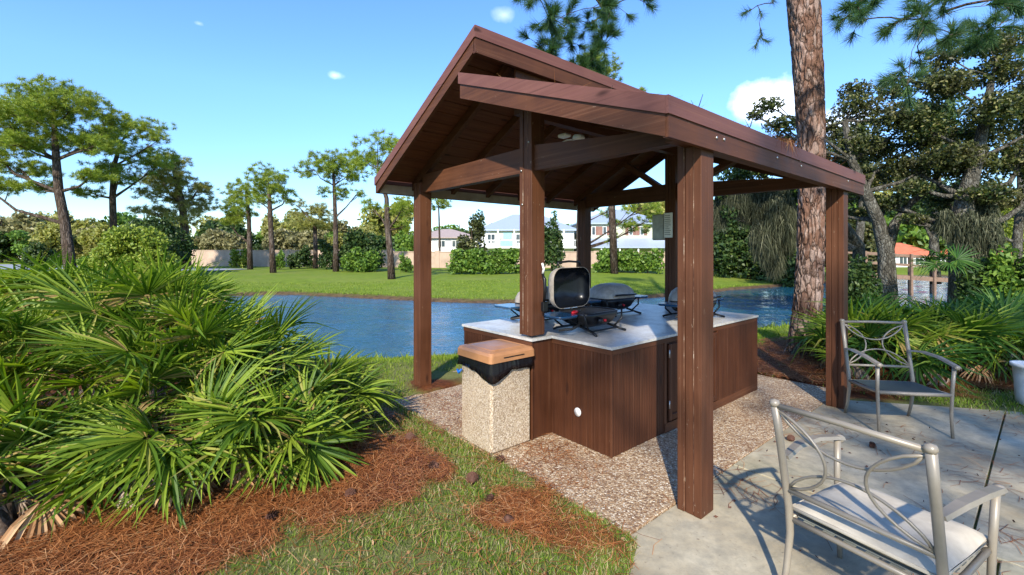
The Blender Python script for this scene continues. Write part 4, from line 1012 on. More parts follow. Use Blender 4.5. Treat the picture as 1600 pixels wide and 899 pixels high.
spine('small palm topped tree standing between the pines before the tan wall', 493, 418, 42, [(493, 390, 3.2), (492, 350, 3)], [(492, 340, 24, 9, 0), (475, 330, 14, 7, .5), (508, 330, 14, 7, -.5), (490, 352, 22, 7, 0), (463, 320, 10, 6, 0)], 11, pine_yel)
def shrub(label, px, py, top, halfw, Y, mat, seed, name='shrub', cat='shrub', leaf=.14, dens=1.0, group='shrubs before the far wall', puffs=5, bark_=bark_far, lift=0.0):
    X = at(px, py, Y)[0]; z = hz(X, Y); ztop = at(px, top, Y)[2]; H = ztop-z; k = Y/F; rw = halfw*k
    rng = np.random.default_rng(seed+100); pf = []
    for i in range(puffs*2):
        u = ((i//2)+.5)/puffs*2-1; top_ = i % 2; r = max(.22, rw*rng.uniform(.34, .5)); rz_ = H*rng.uniform(.2, .34)
        zc = z+H*((.66-.22*u*u+.15*rng.normal()) if top_ else .27); zc = min(zc, ztop-rz_*.9)
        pf.append((X+u*rw*(.68 if top_ else .8), Y+rng.normal()*rw*.25, zc, r, r, rz_))
    T = [(X, Y, z-.05, max(.04, H*.02)), (X+.02, Y, z+H*.3, max(.035, H*.016)), (X, Y, z+H*.7, .02)]
    return tree(name, label, cat, (X, Y, z), T, pf, 'broad', mat, bark_, group, seed, dens, leaf, True, 'foliage')
sh = [('bright green bushy shrub behind the palmettos left of centre', 215, 420, 352, 62, 28, bush_y, .11), ('dark rounded tree behind the bright green shrub', 235, 418, 328, 55, 31, bush_d, .12),
      ('dark shrub below the broad rounded pine', 62, 415, 378, 24, 38, bush_d, .15), ('small clipped hedge right of the broad rounded pine trunk', 148, 416, 400, 26, 37, bush_m, .12),
      ('low bright shrub against the tan wall, left end', 378, 414, 386, 16, 44, bush_y, .13), ('round green shrub right of the close pair of pines', 437, 416, 388, 12, 40, bush_m, .12),
      ('dark green shrub left of the small palm topped tree', 468, 417, 378, 20, 42, bush_d, .14), ('dark shrub right of the small palm topped tree', 510, 419, 372, 16, 40, bush_d, .14),
      ('big dark bush topped with spiky leaves before the wall', 566, 420, 346, 34, 37, bush_d, .16), ('green shrub low in front of the big dark bush', 562, 424, 386, 28, 35, bush_m, .13),
      ('small shrub right of the leaning pine', 634, 424, 396, 12, 35, bush_m, .12),
      ('large green bush left, seen between the pavilion posts', 735, 430, 382, 34, 32, bush_m, .14), ('large green bush beside the front middle post', 786, 430, 388, 30, 32, bush_m, .14),
      ('broad bright bush seen through the pavilion under the metal roof', 965, 430, 388, 36, 31, bush_m, .14), ('rounded bush at the right end of the wall, seen beside the near corner post', 1012, 430, 380, 26, 31, bush_m, .14),
      ('tall loose tree in front of the low white house', 737, 425, 330, 24, 40, oak_m, .16), ('dark leaved tree between the front middle post and back post', 862, 428, 332, 20, 34, bush_d, .15)]
for i, (lb, px, py, top, hw_, Y, mt, lf_) in enumerate(sh):
    shrub(lb, px, py, top, hw_, Y, mt, 20+i, leaf=lf_, dens=1.15, puffs=6 if hw_ > 28 else 4)

# ---- tree line behind the wall and beyond the water on the right
protos = []
def bgtree(X, Y, H, Wd, mat, seed, name='background_tree', label='hazy tree in the wooded line behind the far wall', group='distant tree line', leaf=.28):
    z = hz(X, Y); rng = np.random.default_rng(seed); pf = []
    for i in range(12):
        a = rng.uniform(0, 2*PI); rr = rng.uniform(0, .65)*Wd; zz = z+H*rng.uniform(.15, .85)
        r = Wd*rng.uniform(.3, .5); pf.append((X+rr*math.cos(a), Y+rr*math.sin(a), zz, r, r, H*rng.uniform(.12, .2)))
    T = [(X, Y, z-.1, .16), (X+.1, Y, z+H*.4, .12), (X, Y, z+H*.8, .05)]
    return tree(name, label, 'tree', (X, Y, z), T, pf, 'broad', mat, bark_far, group, seed, 0.8, leaf, False)
def copy_tree(o, loc, rz=0, s=1.0, label=None):
    c = o.copy(); C.objects.link(c); c.location = loc; c.rotation_euler = (0, 0, rz); c.scale = (s, s, s)
    if label: c['label'] = label
    for ch in o.children:
        d = ch.copy(); C.objects.link(d); d.parent = c
        for g_ in ch.children: e = g_.copy(); C.objects.link(e); e.parent = d
    return c
LBT = 'leafy tree in the wooded line behind the far wall'
protos = [bgtree(-62, 64, 6.5, 3.6, bush_m, 201, label=LBT), bgtree(-55, 66, 6.0, 3.6, dry_m, 202, label=LBT), bgtree(-47, 63, 6.5, 3.4, pine_yel, 203, label=LBT), bgtree(-40, 66, 5.5, 3.2, bush_d, 204, label=LBT)]
rng0 = np.random.default_rng(77)
X = -86.0
while X < 110:
    X += rng0.uniform(1.6, 3.2); Yq = rng0.uniform(60, 74)
    if X > 34: Yq = rng0.uniform(48, 66)
    if -13 < X < 22: Yq = rng0.uniform(84, 92)
    p = protos[rng0.integers(4)] ; s = rng0.uniform(.9, 1.4) if X < -13 else (1.3 if X < 22 else rng0.uniform(1.3, 2.0))
    copy_tree(p, (X, Yq, hz(X, Yq)-.1), rng0.uniform(0, 6.28), s)
# second, lower row just behind the wall
for X in np.arange(-58, -12, 1.7):
    Yq = 53+rng0.uniform(0, 3); copy_tree(protos[(0, 1, 2, 3, 1, 2)[rng0.integers(6)]], (X, Yq, hz(X, Yq)-.1), rng0.uniform(0, 6.28), rng0.uniform(.55, .85))

# ---- wall, houses, road
def wall_between(p, q, name, label, mat, H, T=.25):
    L = math.dist(p, q); an = math.atan2(q[1]-p[1], q[0]-p[0])
    o = thing(name, label, 'wall', (p[0], p[1], hz((p[0]+q[0])/2, (p[1]+q[1])/2)-.1), an)
    MB().box(0, L, -T/2, T/2, 0, H).build('wall_panel', mat, o)
    MB().box(-.02, L+.02, -T/2-.04, T/2+.04, H, H+.08).build('coping', mat, o)
    n = int(L/5)
    for i in range(n+1): MB().box(i*L/n-.22, i*L/n+.22, -T/2-.06, T/2+.06, 0, H+.14).build('pillar', mat, o)
wall_between((-40, 50), (-12, 45.5), 'garden_wall', 'long tan stucco wall behind the pines, left stretch', tanwall, 1.75)
wall_between((-12, 45.5), (17, 36.5), 'garden_wall', 'tan stucco wall behind the pond lawn, stretch seen through the pavilion', tanwall, 1.5)

def house(label, x, y, rz, W_, D_, H_, rise, wm, rm, over=.5, name='house'):
    h = thing(name, label, 'house', (x, y, hz(x, y)-.1), rz)
    MB().box(0, W_, 0, D_, 0, H_).build('wall', wm, h)
    a = -over; b = W_+over; c = -over; d = D_+over; r = min(W_, D_)/2
    vs = [(a, c, H_), (b, c, H_), (b, d, H_), (a, d, H_), (a+r+over, D_/2, H_+rise), (b-r-over, D_/2, H_+rise), (a, c, H_-.15), (b, c, H_-.15), (b, d, H_-.15), (a, d, H_-.15)]
    if W_ < D_: vs[4] = (W_/2, c+r+over, H_+rise); vs[5] = (W_/2, d-r-over, H_+rise)
    fs = [(0, 1, 5, 4), (2, 3, 4, 5), (1, 2, 5), (3, 0, 4), (6, 7, 1, 0), (7, 8, 2, 1), (8, 9, 3, 2), (9, 6, 0, 3), (9, 8, 7, 6)] if W_ >= D_ else [(0, 1, 4), (1, 2, 5, 4), (2, 3, 5), (3, 0, 4, 5), (6, 7, 1, 0), (7, 8, 2, 1), (8, 9, 3, 2), (9, 6, 0, 3), (9, 8, 7, 6)]
    MB().add(vs, fs).build('roof', rm, h)
    return h
def window(h, x, z, w_, hh, shutters=True, y=0.0):
    f = MB().box(x-w_/2-.08, x+w_/2+.08, y-.06, y+.02, z-.08, z+hh+.08).build('window', white_pl, h)
    MB().box(x-w_/2, x-.03, y-.075, y-.061, z, z+hh).box(x+.03, x+w_/2, y-.075, y-.061, z, z+hh).build('pane', glass_m, f)
    if shutters:
        for s in (-1, 1): MB().box(x+s*(w_/2+.3)-.2, x+s*(w_/2+.3)+.2, y-.08, y-.002, z-.05, z+hh+.05).build('shutter', shut_m, f)
# main two-storey house, porch wing left, main block right
Yh = 58; k = Yh/F
X0 = at(905, 0, Yh)[0]; X1 = at(1042, 0, Yh)[0]
h = house('pale yellow two storey house with blue grey metal roofs, seen through the pavilion', X0, Yh, 0, X1-X0, 9, 5.1, 2.1, yelwall, metroof)
for px in (930, 942, 988, 1000): window(h, at(px, 0, Yh)[0]-X0, 3.6, .8, 1.0)
MB().add([(-.3, -3.2, 2.05), (X1-X0+.5, -3.2, 2.05), (X1-X0+.5, -.02, 3.2), (-.3, -.02, 3.2), (-.3, -3.2, 1.9), (X1-X0+.5, -3.2, 1.9)], [(0, 1, 2, 3), (4, 5, 1, 0)]).build('porch_roof', metroof, h)
for i in range(6): MB().box(i*(X1-X0)/5-.08, i*(X1-X0)/5+.08, -3.05, -2.9, 0, 1.95).build('porch_column', white_pl, h)
X2 = at(752, 0, Yh)[0]; X3 = at(905, 0, Yh)[0]-.8
h2 = house('pale house with upper balcony and turquoise door under a blue grey metal roof', X2, Yh-1, 0, X3-X2, 8, 4.4, 2.2, whtwall, metroof)
for px in (768, 812, 862): window(h2, at(px, 0, Yh)[0]-X2, 2.7, .9, 1.1, False)
MB().box(1.2, X3-X2-1.5, -.04, -.002, 2.2, 4.3).build('upper_wall', yelwall, h2)
MB().box(2.8, 3.9, -.09, -.045, 2.2, 4.0).build('balcony_door', turq, h2)
for i in range(7): MB().box(i*2-.08+.2, i*2+.08+.2, -1.8, -1.65, 0, 4.35).build('porch_column', white_pl, h2)
mb = MB().box(0, X3-X2, -1.78, -1.70, 3.0, 3.08)
for i in range(60): mb.box(i*.21, i*.21+.05, -1.76, -1.72, 2.25, 3.0)
mb.build('balcony_railing', white_pl, h2)
MB().box(-.1, X3-X2, -1.9, 0, 2.05, 2.25).build('balcony_floor', white_pl, h2)
MB().box(2.5, 4.0, -1.82, -1.785, 2.25, 3.0).build('balcony_gate', turq, h2)
X4 = at(640, 0, 62)[0]; X5 = at(745, 0, 62)[0]
h3 = house('low white house with pinkish tile roof left of the balcony house', X4, 62, 0, X5-X4, 8, 3.6, 1.3, whtwall, pinkroof)
for px in (690, 712, 728): window(h3, at(px, 0, 62)[0]-X4, 2.3, .9, .8, False)
X6 = at(575, 0, 66)[0]; X7 = at(640, 0, 66)[0]
h4 = house('grey roofed low house beyond the wall left of the pavilion post', X6, 66, 0, X7-X6, 7, 2.2, 1.3, whtwall, simple('pale_grey_roof', (.42, .40, .37), .8))
for px in (600, 620): window(h4, at(px, 0, 66)[0]-X6, 1.0, .9, .8, False)
h5 = house('white building with orange red roof ridge at the far left edge', at(-60, 0, 80)[0], 80, 0, 14, 8, 4.4, 1.3, whtwall, redroof, name='house')
for i in range(3): window(h5, 7+i*2.5, 2.6, 1, 1, False)
Yr = 46
xa = at(1395, 0, Yr)[0]; xb = at(1478, 0, Yr)[0]
h6 = house('low building with orange tile roof behind the wooden footbridge', xa, Yr, 0, xb-xa, 5, 1.35, 1.25, whtwall, redroof, .3)
for i in range(3): window(h6, 1+i*1.6, .4, .7, .8, False)
xa = at(1532, 0, Yr)[0]; xb = at(1590, 0, Yr)[0]
h7 = house('low building with orange tile roof at the far right behind the mossy oak', xa, Yr, 0, xb-xa, 5, 1.35, 1.25, simple('grey_brown_siding', (.2, .16, .14), .8), redroof, .3)
window(h7, 1.6, .4, .7, .8, False)
xa = at(1330, 0, Yr)[0]; xb = at(1368, 0, Yr)[0]
h8 = house('small building with orange tile roof beside the far right post', xa, Yr, 0, xb-xa, 5, 1.2, 1.2, whtwall, redroof, .3)
window(h8, 1.1, .4, .7, .8, False)

rd = MB(); rp = [(-60, 42, 0), (-24, 36.5, 0), (-23, 40, 0), (-60, 54, 0)]
rd.add([(x, y, hz(x, y)+.05) for x, y, _ in rp], [(0, 1, 2, 3)]); tag(rd.build('road', asphalt), kind='structure')

# ---- wooden footbridge at right
fb = thing('footbridge', 'brown wooden footbridge with rails crossing the pond arm beyond the oak', 'bridge', (at(1335, 0, 22)[0], 22, 0))
xe = at(1475, 0, 22)[0]-at(1335, 0, 22)[0]
def bz(x): return .62-.28*(x/xe)
mb = MB()
for i in range(int(xe/.16)): x = i*.16; mb.box(x, x+.14, -.6, .6, bz(x)-.05, bz(x))
mb.build('deck', fencew, fb)
MB().beam((0, -.62, bz(0)-.11), (xe, -.62, bz(xe)-.11), .06, .18).beam((0, .62, bz(0)-.11), (xe, .62, bz(xe)-.11), .06, .18).build('stringer', fencew, fb)
for s in (-.6, .6):
    for dz in (.95, .5): MB().beam((0, s, bz(0)+dz), (xe, s, bz(xe)+dz), .05, .09).build('rail', fencew, fb)
    for i in range(5): x = i*xe/4; MB().box(x-.05, x+.05, s-.05-.07*(1 if s > 0 else -1)*-1, s+.05+.07*(1 if s > 0 else -1), -.9, bz(x)+1.02).build('rail_post', fencew, fb)

# ---- live oaks with spanish moss
def oak1():
    Y = 11.5; X = at(1388, 470, Y)[0]; base = (X, Y, hz(X, Y))
    T = TR([(1385, 480, 15), (1386, 430, 12), (1384, 390, 11), (1372, 345, 9), (1352, 300, 8), (1330, 250, 6), (1320, 190, 4)], Y); T[0] = (X, Y, base[2]-.1, T[0][3])
    pf = [P2(px, py, Y, rx, rz, dy) for px, py, rx, rz, dy in ((1310, 190, 34, 24, .6), (1340, 165, 34, 20, 0), (1375, 190, 38, 24, -.5), (1340, 225, 36, 22, 0), (1400, 225, 40, 22, .6), (1430, 180, 40, 24, 0), (1330, 275, 24, 18, .4), (1375, 280, 34, 18, .7), (1440, 260, 40, 22, -.4), (1420, 310, 30, 14, .8), (1200, 165, 24, 12, 0), (1220, 195, 28, 14, 0), (1180, 180, 14, 8, 0), (1290, 235, 18, 18, .3), (1240, 215, 24, 12, .4), (1360, 130, 26, 16, .5), (1400, 140, 30, 18, 0), (1435, 130, 30, 18, -.4), (1460, 215, 36, 22, .3), (1350, 320, 20, 14, 1.2), (1390, 330, 26, 12, 1.0), (1410, 270, 30, 18, 1.0), (1350, 250, 30, 18, 1.0))]
    t = tree('live_oak', 'forked live oak with grey trunk between the far right post and the footbridge', 'tree', base, T, pf, 'broad', oak_m, bark_grey, 'live oaks at the right', 41, .9, .045, True, gap=.0)
    mb = MB(); mb.tube([p_[:3] for p_ in TR([(1384, 400, 9), (1398, 350, 7), (1420, 320, 6), (1455, 290, 5), (1480, 250, 3)], Y)], [.14, .11, .09, .07, .04], 8)
    mb.build('limb', bark_grey, t, base)
oak1()
def oak2():
    Y = 10.5; X = at(1505, 470, Y)[0]; base = (X, Y, hz(X, Y))
    T = TR([(1508, 480, 20), (1506, 430, 18), (1500, 370, 15), (1508, 310, 12), (1525, 250, 9), (1540, 180, 6), (1550, 120, 4)], Y); T[0] = (X, Y, base[2]-.1, T[0][3])
    pf = [P2(px, py, Y, rx, rz, dy) for px, py, rx, rz, dy in ((1480, 130, 34, 22, 0), (1520, 120, 36, 24, .5), (1565, 110, 38, 28, 0), (1600, 150, 42, 30, -.4), (1470, 190, 40, 26, .5), (1520, 180, 42, 26, -.5), (1570, 200, 42, 28, .6), (1490, 245, 42, 24, 0), (1545, 255, 44, 24, .4), (1600, 250, 42, 30, 0), (1460, 290, 26, 14, .5), (1520, 305, 36, 16, -.3), (1580, 310, 36, 20, .4), (1640, 190, 40, 40, 0), (1640, 290, 34, 30, 0), (1500, 80, 30, 16, .3), (1540, 70, 34, 18, 0), (1590, 60, 36, 22, .3), (1530, 345, 26, 18, .9), (1590, 350, 30, 22, .8), (1470, 245, 34, 22, 1.0), (1560, 300, 40, 26, 1.2), (1450, 310, 26, 14, 1.1), (1450, 340, 22, 10, .4), (1570, 360, 26, 16, .6))]
    mossp = [P2(px, py, Y, rx, rz, dy) for px, py, rx, rz, dy in ((1498, 360, 20, 34, -.2), (1520, 370, 20, 32, -.3), (1535, 330, 18, 22, 0), (1500, 410, 18, 18, -.3), (1478, 345, 12, 20, 0))]
    tree('live_oak', 'large live oak with moss wrapped trunk behind the right palmettos', 'tree', base, T, pf, 'broad', oak_m, bark_grey, 'live oaks at the right', 42, 1.0, .045, True, gap=-.1, moss=(mosst_m, mossp, 1800, .45))
oak2()
def oak3():      # moss curtain beyond the pine trunk
    Y = 13.8; X = at(1340, 440, Y)[0]+1.2; base = (X, Y+1.5, hz(X, Y+1.5))
    T = [(X, Y+1.5, base[2]-.1, .22), (X-.1, Y+1.4, 1.8, .18), (*at(1280, 300, Y+.8), .14), (*at(1220, 255, Y), .09), (*at(1150, 250, Y), .05)]
    pf = [P2(px, py, Y, rx, rz, dy) for px, py, rx, rz, dy in ((1150, 270, 30, 14, 0), (1190, 262, 34, 16, .4), (1230, 262, 30, 18, -.4), (1215, 225, 30, 16, .3), (1130, 300, 16, 12, 0), (1270, 250, 26, 18, 0), (1265, 300, 20, 20, .5), (1180, 235, 26, 12, .8), (1140, 330, 14, 14, 0), (1240, 395, 14, 18, .2))]
    mossp = [P2(px, py, Y, rx, rz, dy) for px, py, rx, rz, dy in ((1150, 300, 22, 26, 0), (1180, 310, 26, 36, .3), (1210, 330, 24, 40, -.2), (1195, 370, 22, 34, 0), (1230, 350, 16, 40, 0), (1215, 400, 14, 22, .2), (1135, 320, 10, 26, .4), (1205, 290, 34, 16, .4))]
    tree('live_oak', 'live oak hung with a grey curtain of moss behind the tall pine trunk', 'tree', base, T, pf, 'broad', bush_d, bark_grey, 'live oaks at the right', 43, .8, .075, True, moss=(mosst_m, mossp, 5000, .6))
oak3()
for i_, (bx_, by_, Y_, lab_, pf_) in enumerate([
    (1345, 440, 20, 'tall dark tree on the pond bank behind the far right post', ((1300, 230), (1340, 200), (1380, 230), (1320, 270), (1365, 275), (1335, 310), (1400, 290), (1280, 270))),
    (1462, 440, 22, 'tall dark tree behind the footbridge between the two oaks', ((1430, 190), (1470, 170), (1500, 200), (1450, 230), (1490, 250), (1430, 270), (1470, 300), (1420, 320), (1500, 320))),
    (1592, 440, 20, 'tall dark tree at the right edge behind the mossy oak', ((1560, 180), (1600, 160), (1640, 190), (1570, 230), (1610, 250), (1560, 290), (1600, 310), (1650, 280), (1550, 340), (1625, 350)))]):
    X_t = at(bx_, by_, Y_)[0]; z_t = hz(X_t, Y_)
    tree('tall_tree', lab_, 'tree', (X_t, Y_, z_t), TR([(bx_, by_+4, 7), (bx_-3, 380, 6), (bx_+4, 300, 5), (bx_, 220, 3)], Y_), [P2(px, py, Y_, 36, 22, (k_ % 3-1)*.8) for k_, (px, py) in enumerate(pf_)], 'broad', oak_m if i_ != 1 else bush_d, bark_grey, 'trees on the far right bank', 70+i_, .8, .10, True, gap=.25)
shrub('dark shrub mass on the far bank behind the moss curtain', 1170, 430, 300, 60, 30, bush_d, 61, leaf=.16, group='trees on the far right bank', puffs=8)
shrub('dark tree on the far bank right of the moss curtain', 1240, 440, 300, 40, 27, bush_d, 62, leaf=.16, group='trees on the far right bank', puffs=7)
shrub('shaded green tree on the far bank behind the forked oak', 1330, 435, 330, 40, 34, oak_m, 63, leaf=.16, group='trees on the far right bank', puffs=7)
shrub('sunny yellow green tree behind the footbridge and orange roof', 1440, 415, 318, 60, 56, bush_y, 64, leaf=.2, group='trees on the far right bank', puffs=8)
shrub('sunny yellow green tree behind the far right orange roof', 1560, 415, 315, 60, 56, bush_y, 65, leaf=.2, group='trees on the far right bank', puffs=8)
shrub('small sunlit shrub on the far lawn left of the moss curtain', 1128, 425, 400, 12, 33, bush_y, 66, leaf=.12, group='trees on the far right bank', puffs=3)
shrub('leafy shrub beside the mossy oak at the right edge', 1585, 470, 360, 36, 9.6, bush_m, 67, leaf=.07, group='shrubs under the oaks', puffs=6)
shrub('dark leafy shrub behind the right palmettos', 1545, 470, 405, 40, 10, bush_d, 68, leaf=.07, group='shrubs under the oaks', puffs=6)
shrub('dark reedy shrub at the far right post by the water', 1345, 480, 400, 22, 10.5, bush_d, 69, leaf=.06, group='shrubs under the oaks', puffs=5)

# ---------------------------------------------------------------- saw palmettos
def frond_mesh(seed, nl=22, Rr=.5, spread=125, droop=.14, wid=.026, mat=palm_m, pet=.5, cup=.25):
    rng = random.Random(seed); V_ = []; Fc = []
    def ad(vs, fs):
        o = len(V_); V_.extend(vs); Fc.extend([tuple(o+i for i in f) for f in fs])
    pitch = R(20)
    for i in range(nl):
        a = R(-spread+2*spread*i/(nl-1)+rng.uniform(-2.5, 2.5)); L = Rr*(1-.22*(abs(a)/R(spread))**2)*rng.uniform(.88, 1.06)
        d = Vector((math.cos(a), math.sin(a), 0)); s = Vector((-math.sin(a), math.cos(a), 0)); lift = cup*abs(math.sin(a))*.6+rng.uniform(-.05, .05)
        dr = droop*rng.uniform(.5, 1.6)+(rng.uniform(.2, .55) if rng.random() < .13 else 0); vs = []; tw = rng.uniform(-.25, .25)
        for t, ww in ((.04, .30), (.22, .8), (.45, 1.0), (.72, .72), (1.0, 0)):
            c_ = d*(t*L)+Vector((0, 0, lift*t*L-dr*t*t*t*L*1.6))
            w_ = wid*ww
            if ww == 0: vs.append(c_)
            else:
                sv = s*math.cos(tw)+Vector((0, 0, math.sin(tw))); vs += [c_-sv*w_/2+Vector((0, 0, w_*.28)), c_, c_+sv*w_/2+Vector((0, 0, w_*.28))]
        fs = []
        for q in range(3):
            b = q*3; fs += [(b, b+1, b+4, b+3), (b+1, b+2, b+5, b+4)]
        fs += [(9, 10, 12), (10, 11, 12)]
        M_ = Matrix.Rotation(pitch, 4, 'Y'); ad([tuple(M_@v) for v in vs], fs)
    # petiole
    pr = .007; pts = [Vector((-pet*(1-u), 0, -.10*pet*(1-u)*(1-u)*2+.05*pet*(1-u))) for u in (0, .33, .66, 1)]
    vs = []; 
    for p in pts:
        for k in range(3): t_ = 2*PI*k/3; vs.append((p.x, p.y+pr*math.cos(t_), p.z+pr*math.sin(t_)))
    ad(vs, [(i*3+j, i*3+(j+1) % 3, i*3+3+(j+1) % 3, i*3+3+j) for i in range(3) for j in range(3)])
    me = bpy.data.meshes.new('frond'); me.from_pydata(V_, [], Fc); me.materials.append(mat); me.update(); return me
FR = [frond_mesh(i, 24+(i % 3)*3, (.50, .54, .44)[i % 3], 108+(i % 4)*10, (.02, .05, .12)[i % 3], .0275, palm_m, .55, .1+.2*(i % 3)) for i in range(9)]
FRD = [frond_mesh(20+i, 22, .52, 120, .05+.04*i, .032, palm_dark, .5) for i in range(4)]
FRX = [frond_mesh(30+i, 16, .46, 75, .5, .026, palm_dead, .45, 0) for i in range(3)]
FRG = [frond_mesh(40+i, 14, .40, 45, .9, .022, palm_grey, .4, 0) for i in range(3)]
def palmetto(label, x, y, n, reach, seed, meshes, group, az=(0, 360), el=(12, 75), size=1.0, dead=2, grey=3, z=None, h0=.12):
    rng = random.Random(seed); zb = hz(x, y) if z is None else z
    t = thing('saw_palmetto', label, 'palmetto', (x, y, zb), 0, group)
    st = MB().tube([(0, 0, -.03), (.02, 0, .07), (0, .02, h0+.06)], [.07, .065, .04], 8); st.build('stem', bark_far, t)
    for i in range(n):
        a = R(az[0]+(az[1]-az[0])*((i*.618+rng.uniform(-.08, .08)) % 1.0)); e = R(el[0]+(el[1]-el[0])*rng.random()**.9)
        L = reach*rng.uniform(.65, 1.1)
        d = Vector((math.cos(a)*math.cos(e), math.sin(a)*math.cos(e), math.sin(e)))
        o = bpy.data.objects.new('frond', rng.choice(meshes)); C.objects.link(o); o.parent = t
        s = size*rng.uniform(.8, 1.12)
        o.location = Vector((0, 0, h0))+d*L
        X_ = d; side = Vector((-math.sin(a), math.cos(a), 0)); Z_ = X_.cross(side).normalized(); 
        rotm = Matrix((X_, side, Z_)).transposed().to_4x4() @ Matrix.Rotation(rng.uniform(-1.1, 1.1), 4, 'X') @ Matrix.Rotation(rng.uniform(-.35, .55), 4, 'Y')
        o.rotation_euler = rotm.to_euler(); o.scale = (s*max(.8, L/.5*.9), s, s) if False else (s, s, s)
    for i in range(dead+grey):
        a = R(az[0]+(az[1]-az[0])*rng.random()); e = R(rng.uniform(-5, 14)); L = reach*rng.uniform(.35, .75)
        d = Vector((math.cos(a)*math.cos(e), math.sin(a)*math.cos(e), math.sin(e)))
        isd = i < dead
        o = bpy.data.objects.new('dead_frond', rng.choice(FRX if isd else FRG)); C.objects.link(o); o.parent = t
        o.location = Vector((0, 0, h0+.02))+d*L; side = Vector((-math.sin(a), math.cos(a), 0)); Z_ = d.cross(side).normalized()
        o.rotation_euler = (Matrix((d, side, Z_)).transposed().to_4x4() @ Matrix.Rotation(R(25 if isd else 42), 4, 'Y')).to_euler()
        s = size*rng.uniform(.6, .9); o.scale = (s, s, s)
    return t
GL = 'saw palmettos in the left bed'
LP = [  # x, y, n, reach, az, el, label
    (-1.80, 3.50, 15, .50, (-150, 60), (8, 60), 'bright saw palmetto at the right front of the left bed, nearest the pine straw tongue'),
    (-1.85, 4.05, 14, .46, (-80, 100), (8, 62), 'saw palmetto at the right end of the left bed, leaning toward the pond'),
    (-2.45, 3.95, 16, .72, (-160, 120), (25, 85), 'tall saw palmetto behind the bright front right one in the left bed'),
    (-2.35, 3.25, 15, .50, (-170, 10), (5, 60), 'saw palmetto in the middle front of the left bed with low drooping fans'),
    (-2.9, 3.75, 17, .90, (-170, 0), (20, 85), 'tall saw palmetto in the middle of the left bed'),
    (-3.3, 3.0, 13, .55, (-150, 20), (10, 65), 'saw palmetto at the left front with big glossy fans'),
    (-3.9, 3.6, 15, .9, (-150, 20), (20, 80), 'saw palmetto at the far left of the left bed'),
    (-3.15, 4.35, 19, 1.18, (-180, 180), (52, 88), 'saw palmetto in the back row of the left bed with yellowing upright blades'),
    (-4.0, 4.5, 19, 1.18, (-180, 180), (45, 88), 'saw palmetto in the back row, left of the yellowing one'),
    (-2.75, 4.6, 15, .72, (-120, 140), (20, 80), 'saw palmetto at the back right of the left bed against the water'),
    (-5.0, 4.7, 16, 1.10, (-180, 180), (40, 88), 'saw palmetto in the back row at the far left edge'),
    (-4.1, 5.4, 16, 1.05, (-180, 180), (45, 88), 'hindmost saw palmetto of the left bed, before the far lawn'),
    (-4.3, 4.1, 14, .95, (-170, 10), (20, 75), 'saw palmetto behind the glossy left front one')]
for i, (x, y, n, rc, az, el, lb) in enumerate(LP):
    palmetto(lb, x, y, n+3, rc, 300+i, FR, GL, az, el, 1.0, 2, 7)
bx_ = palmetto('saw palmetto with a large brown dead frond at the bottom left corner', -2.95, 2.62, 3, .35, 330, FR, GL, (100, 170), (20, 60), .9, 0, 2)
o = bpy.data.objects.new('dead_frond', FRX[0]); C.objects.link(o); o.parent = bx_; o.location = (.15, .08, .16); o.rotation_euler = (0.1, .12, R(-10)); o.scale = (1.0, 1.0, 1.0); o['label'] = 'large tan brown dead fan lying on the pine straw'
GR = 'saw palmettos behind the patio'
RP = [(4.45+.25, 6.1, 14, .55, 'saw palmetto beside the far right post behind the sling chair'), (5.1, 5.95, 15, .6, 'saw palmetto in the front row behind the sling chair, second from the post'), (5.85, 6.0, 15, .6, 'saw palmetto in the front row toward the planter'),
      (6.5, 5.9, 14, .6, 'saw palmetto behind the white planter at the right edge'), (4.9+.3, 7.0, 14, .55, 'dark saw palmetto in the second row behind the sling chair'), (6.1, 7.0, 14, .58, 'dark saw palmetto in the second row, middle'), (7.1, 6.9, 14, .62, 'dark saw palmetto in the second row, right'),
      (6.0, 8.0, 14, .48, 'saw palmetto in the rear row below the forked oak'), (7.3, 8.0, 14, .48, 'saw palmetto in the rear row below the mossy oak'), (8.4, 7.8, 14, .55, 'saw palmetto in the rear row at the right edge')]
for i, (x, y, n, rc, lb) in enumerate(RP):
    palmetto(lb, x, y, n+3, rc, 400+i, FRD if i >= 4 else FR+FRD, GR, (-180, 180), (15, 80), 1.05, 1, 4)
# upright palm fan clump in front of the footbridge
palmetto('taller fan palm with radiating dark leaves between the two oaks', at(1474, 400, 9.8)[0], 9.8, 9, .30, 440, FRD, 'saw palmettos behind the patio', (-180, 180), (0, 80), .85, 0, 0, 1.25, .1)

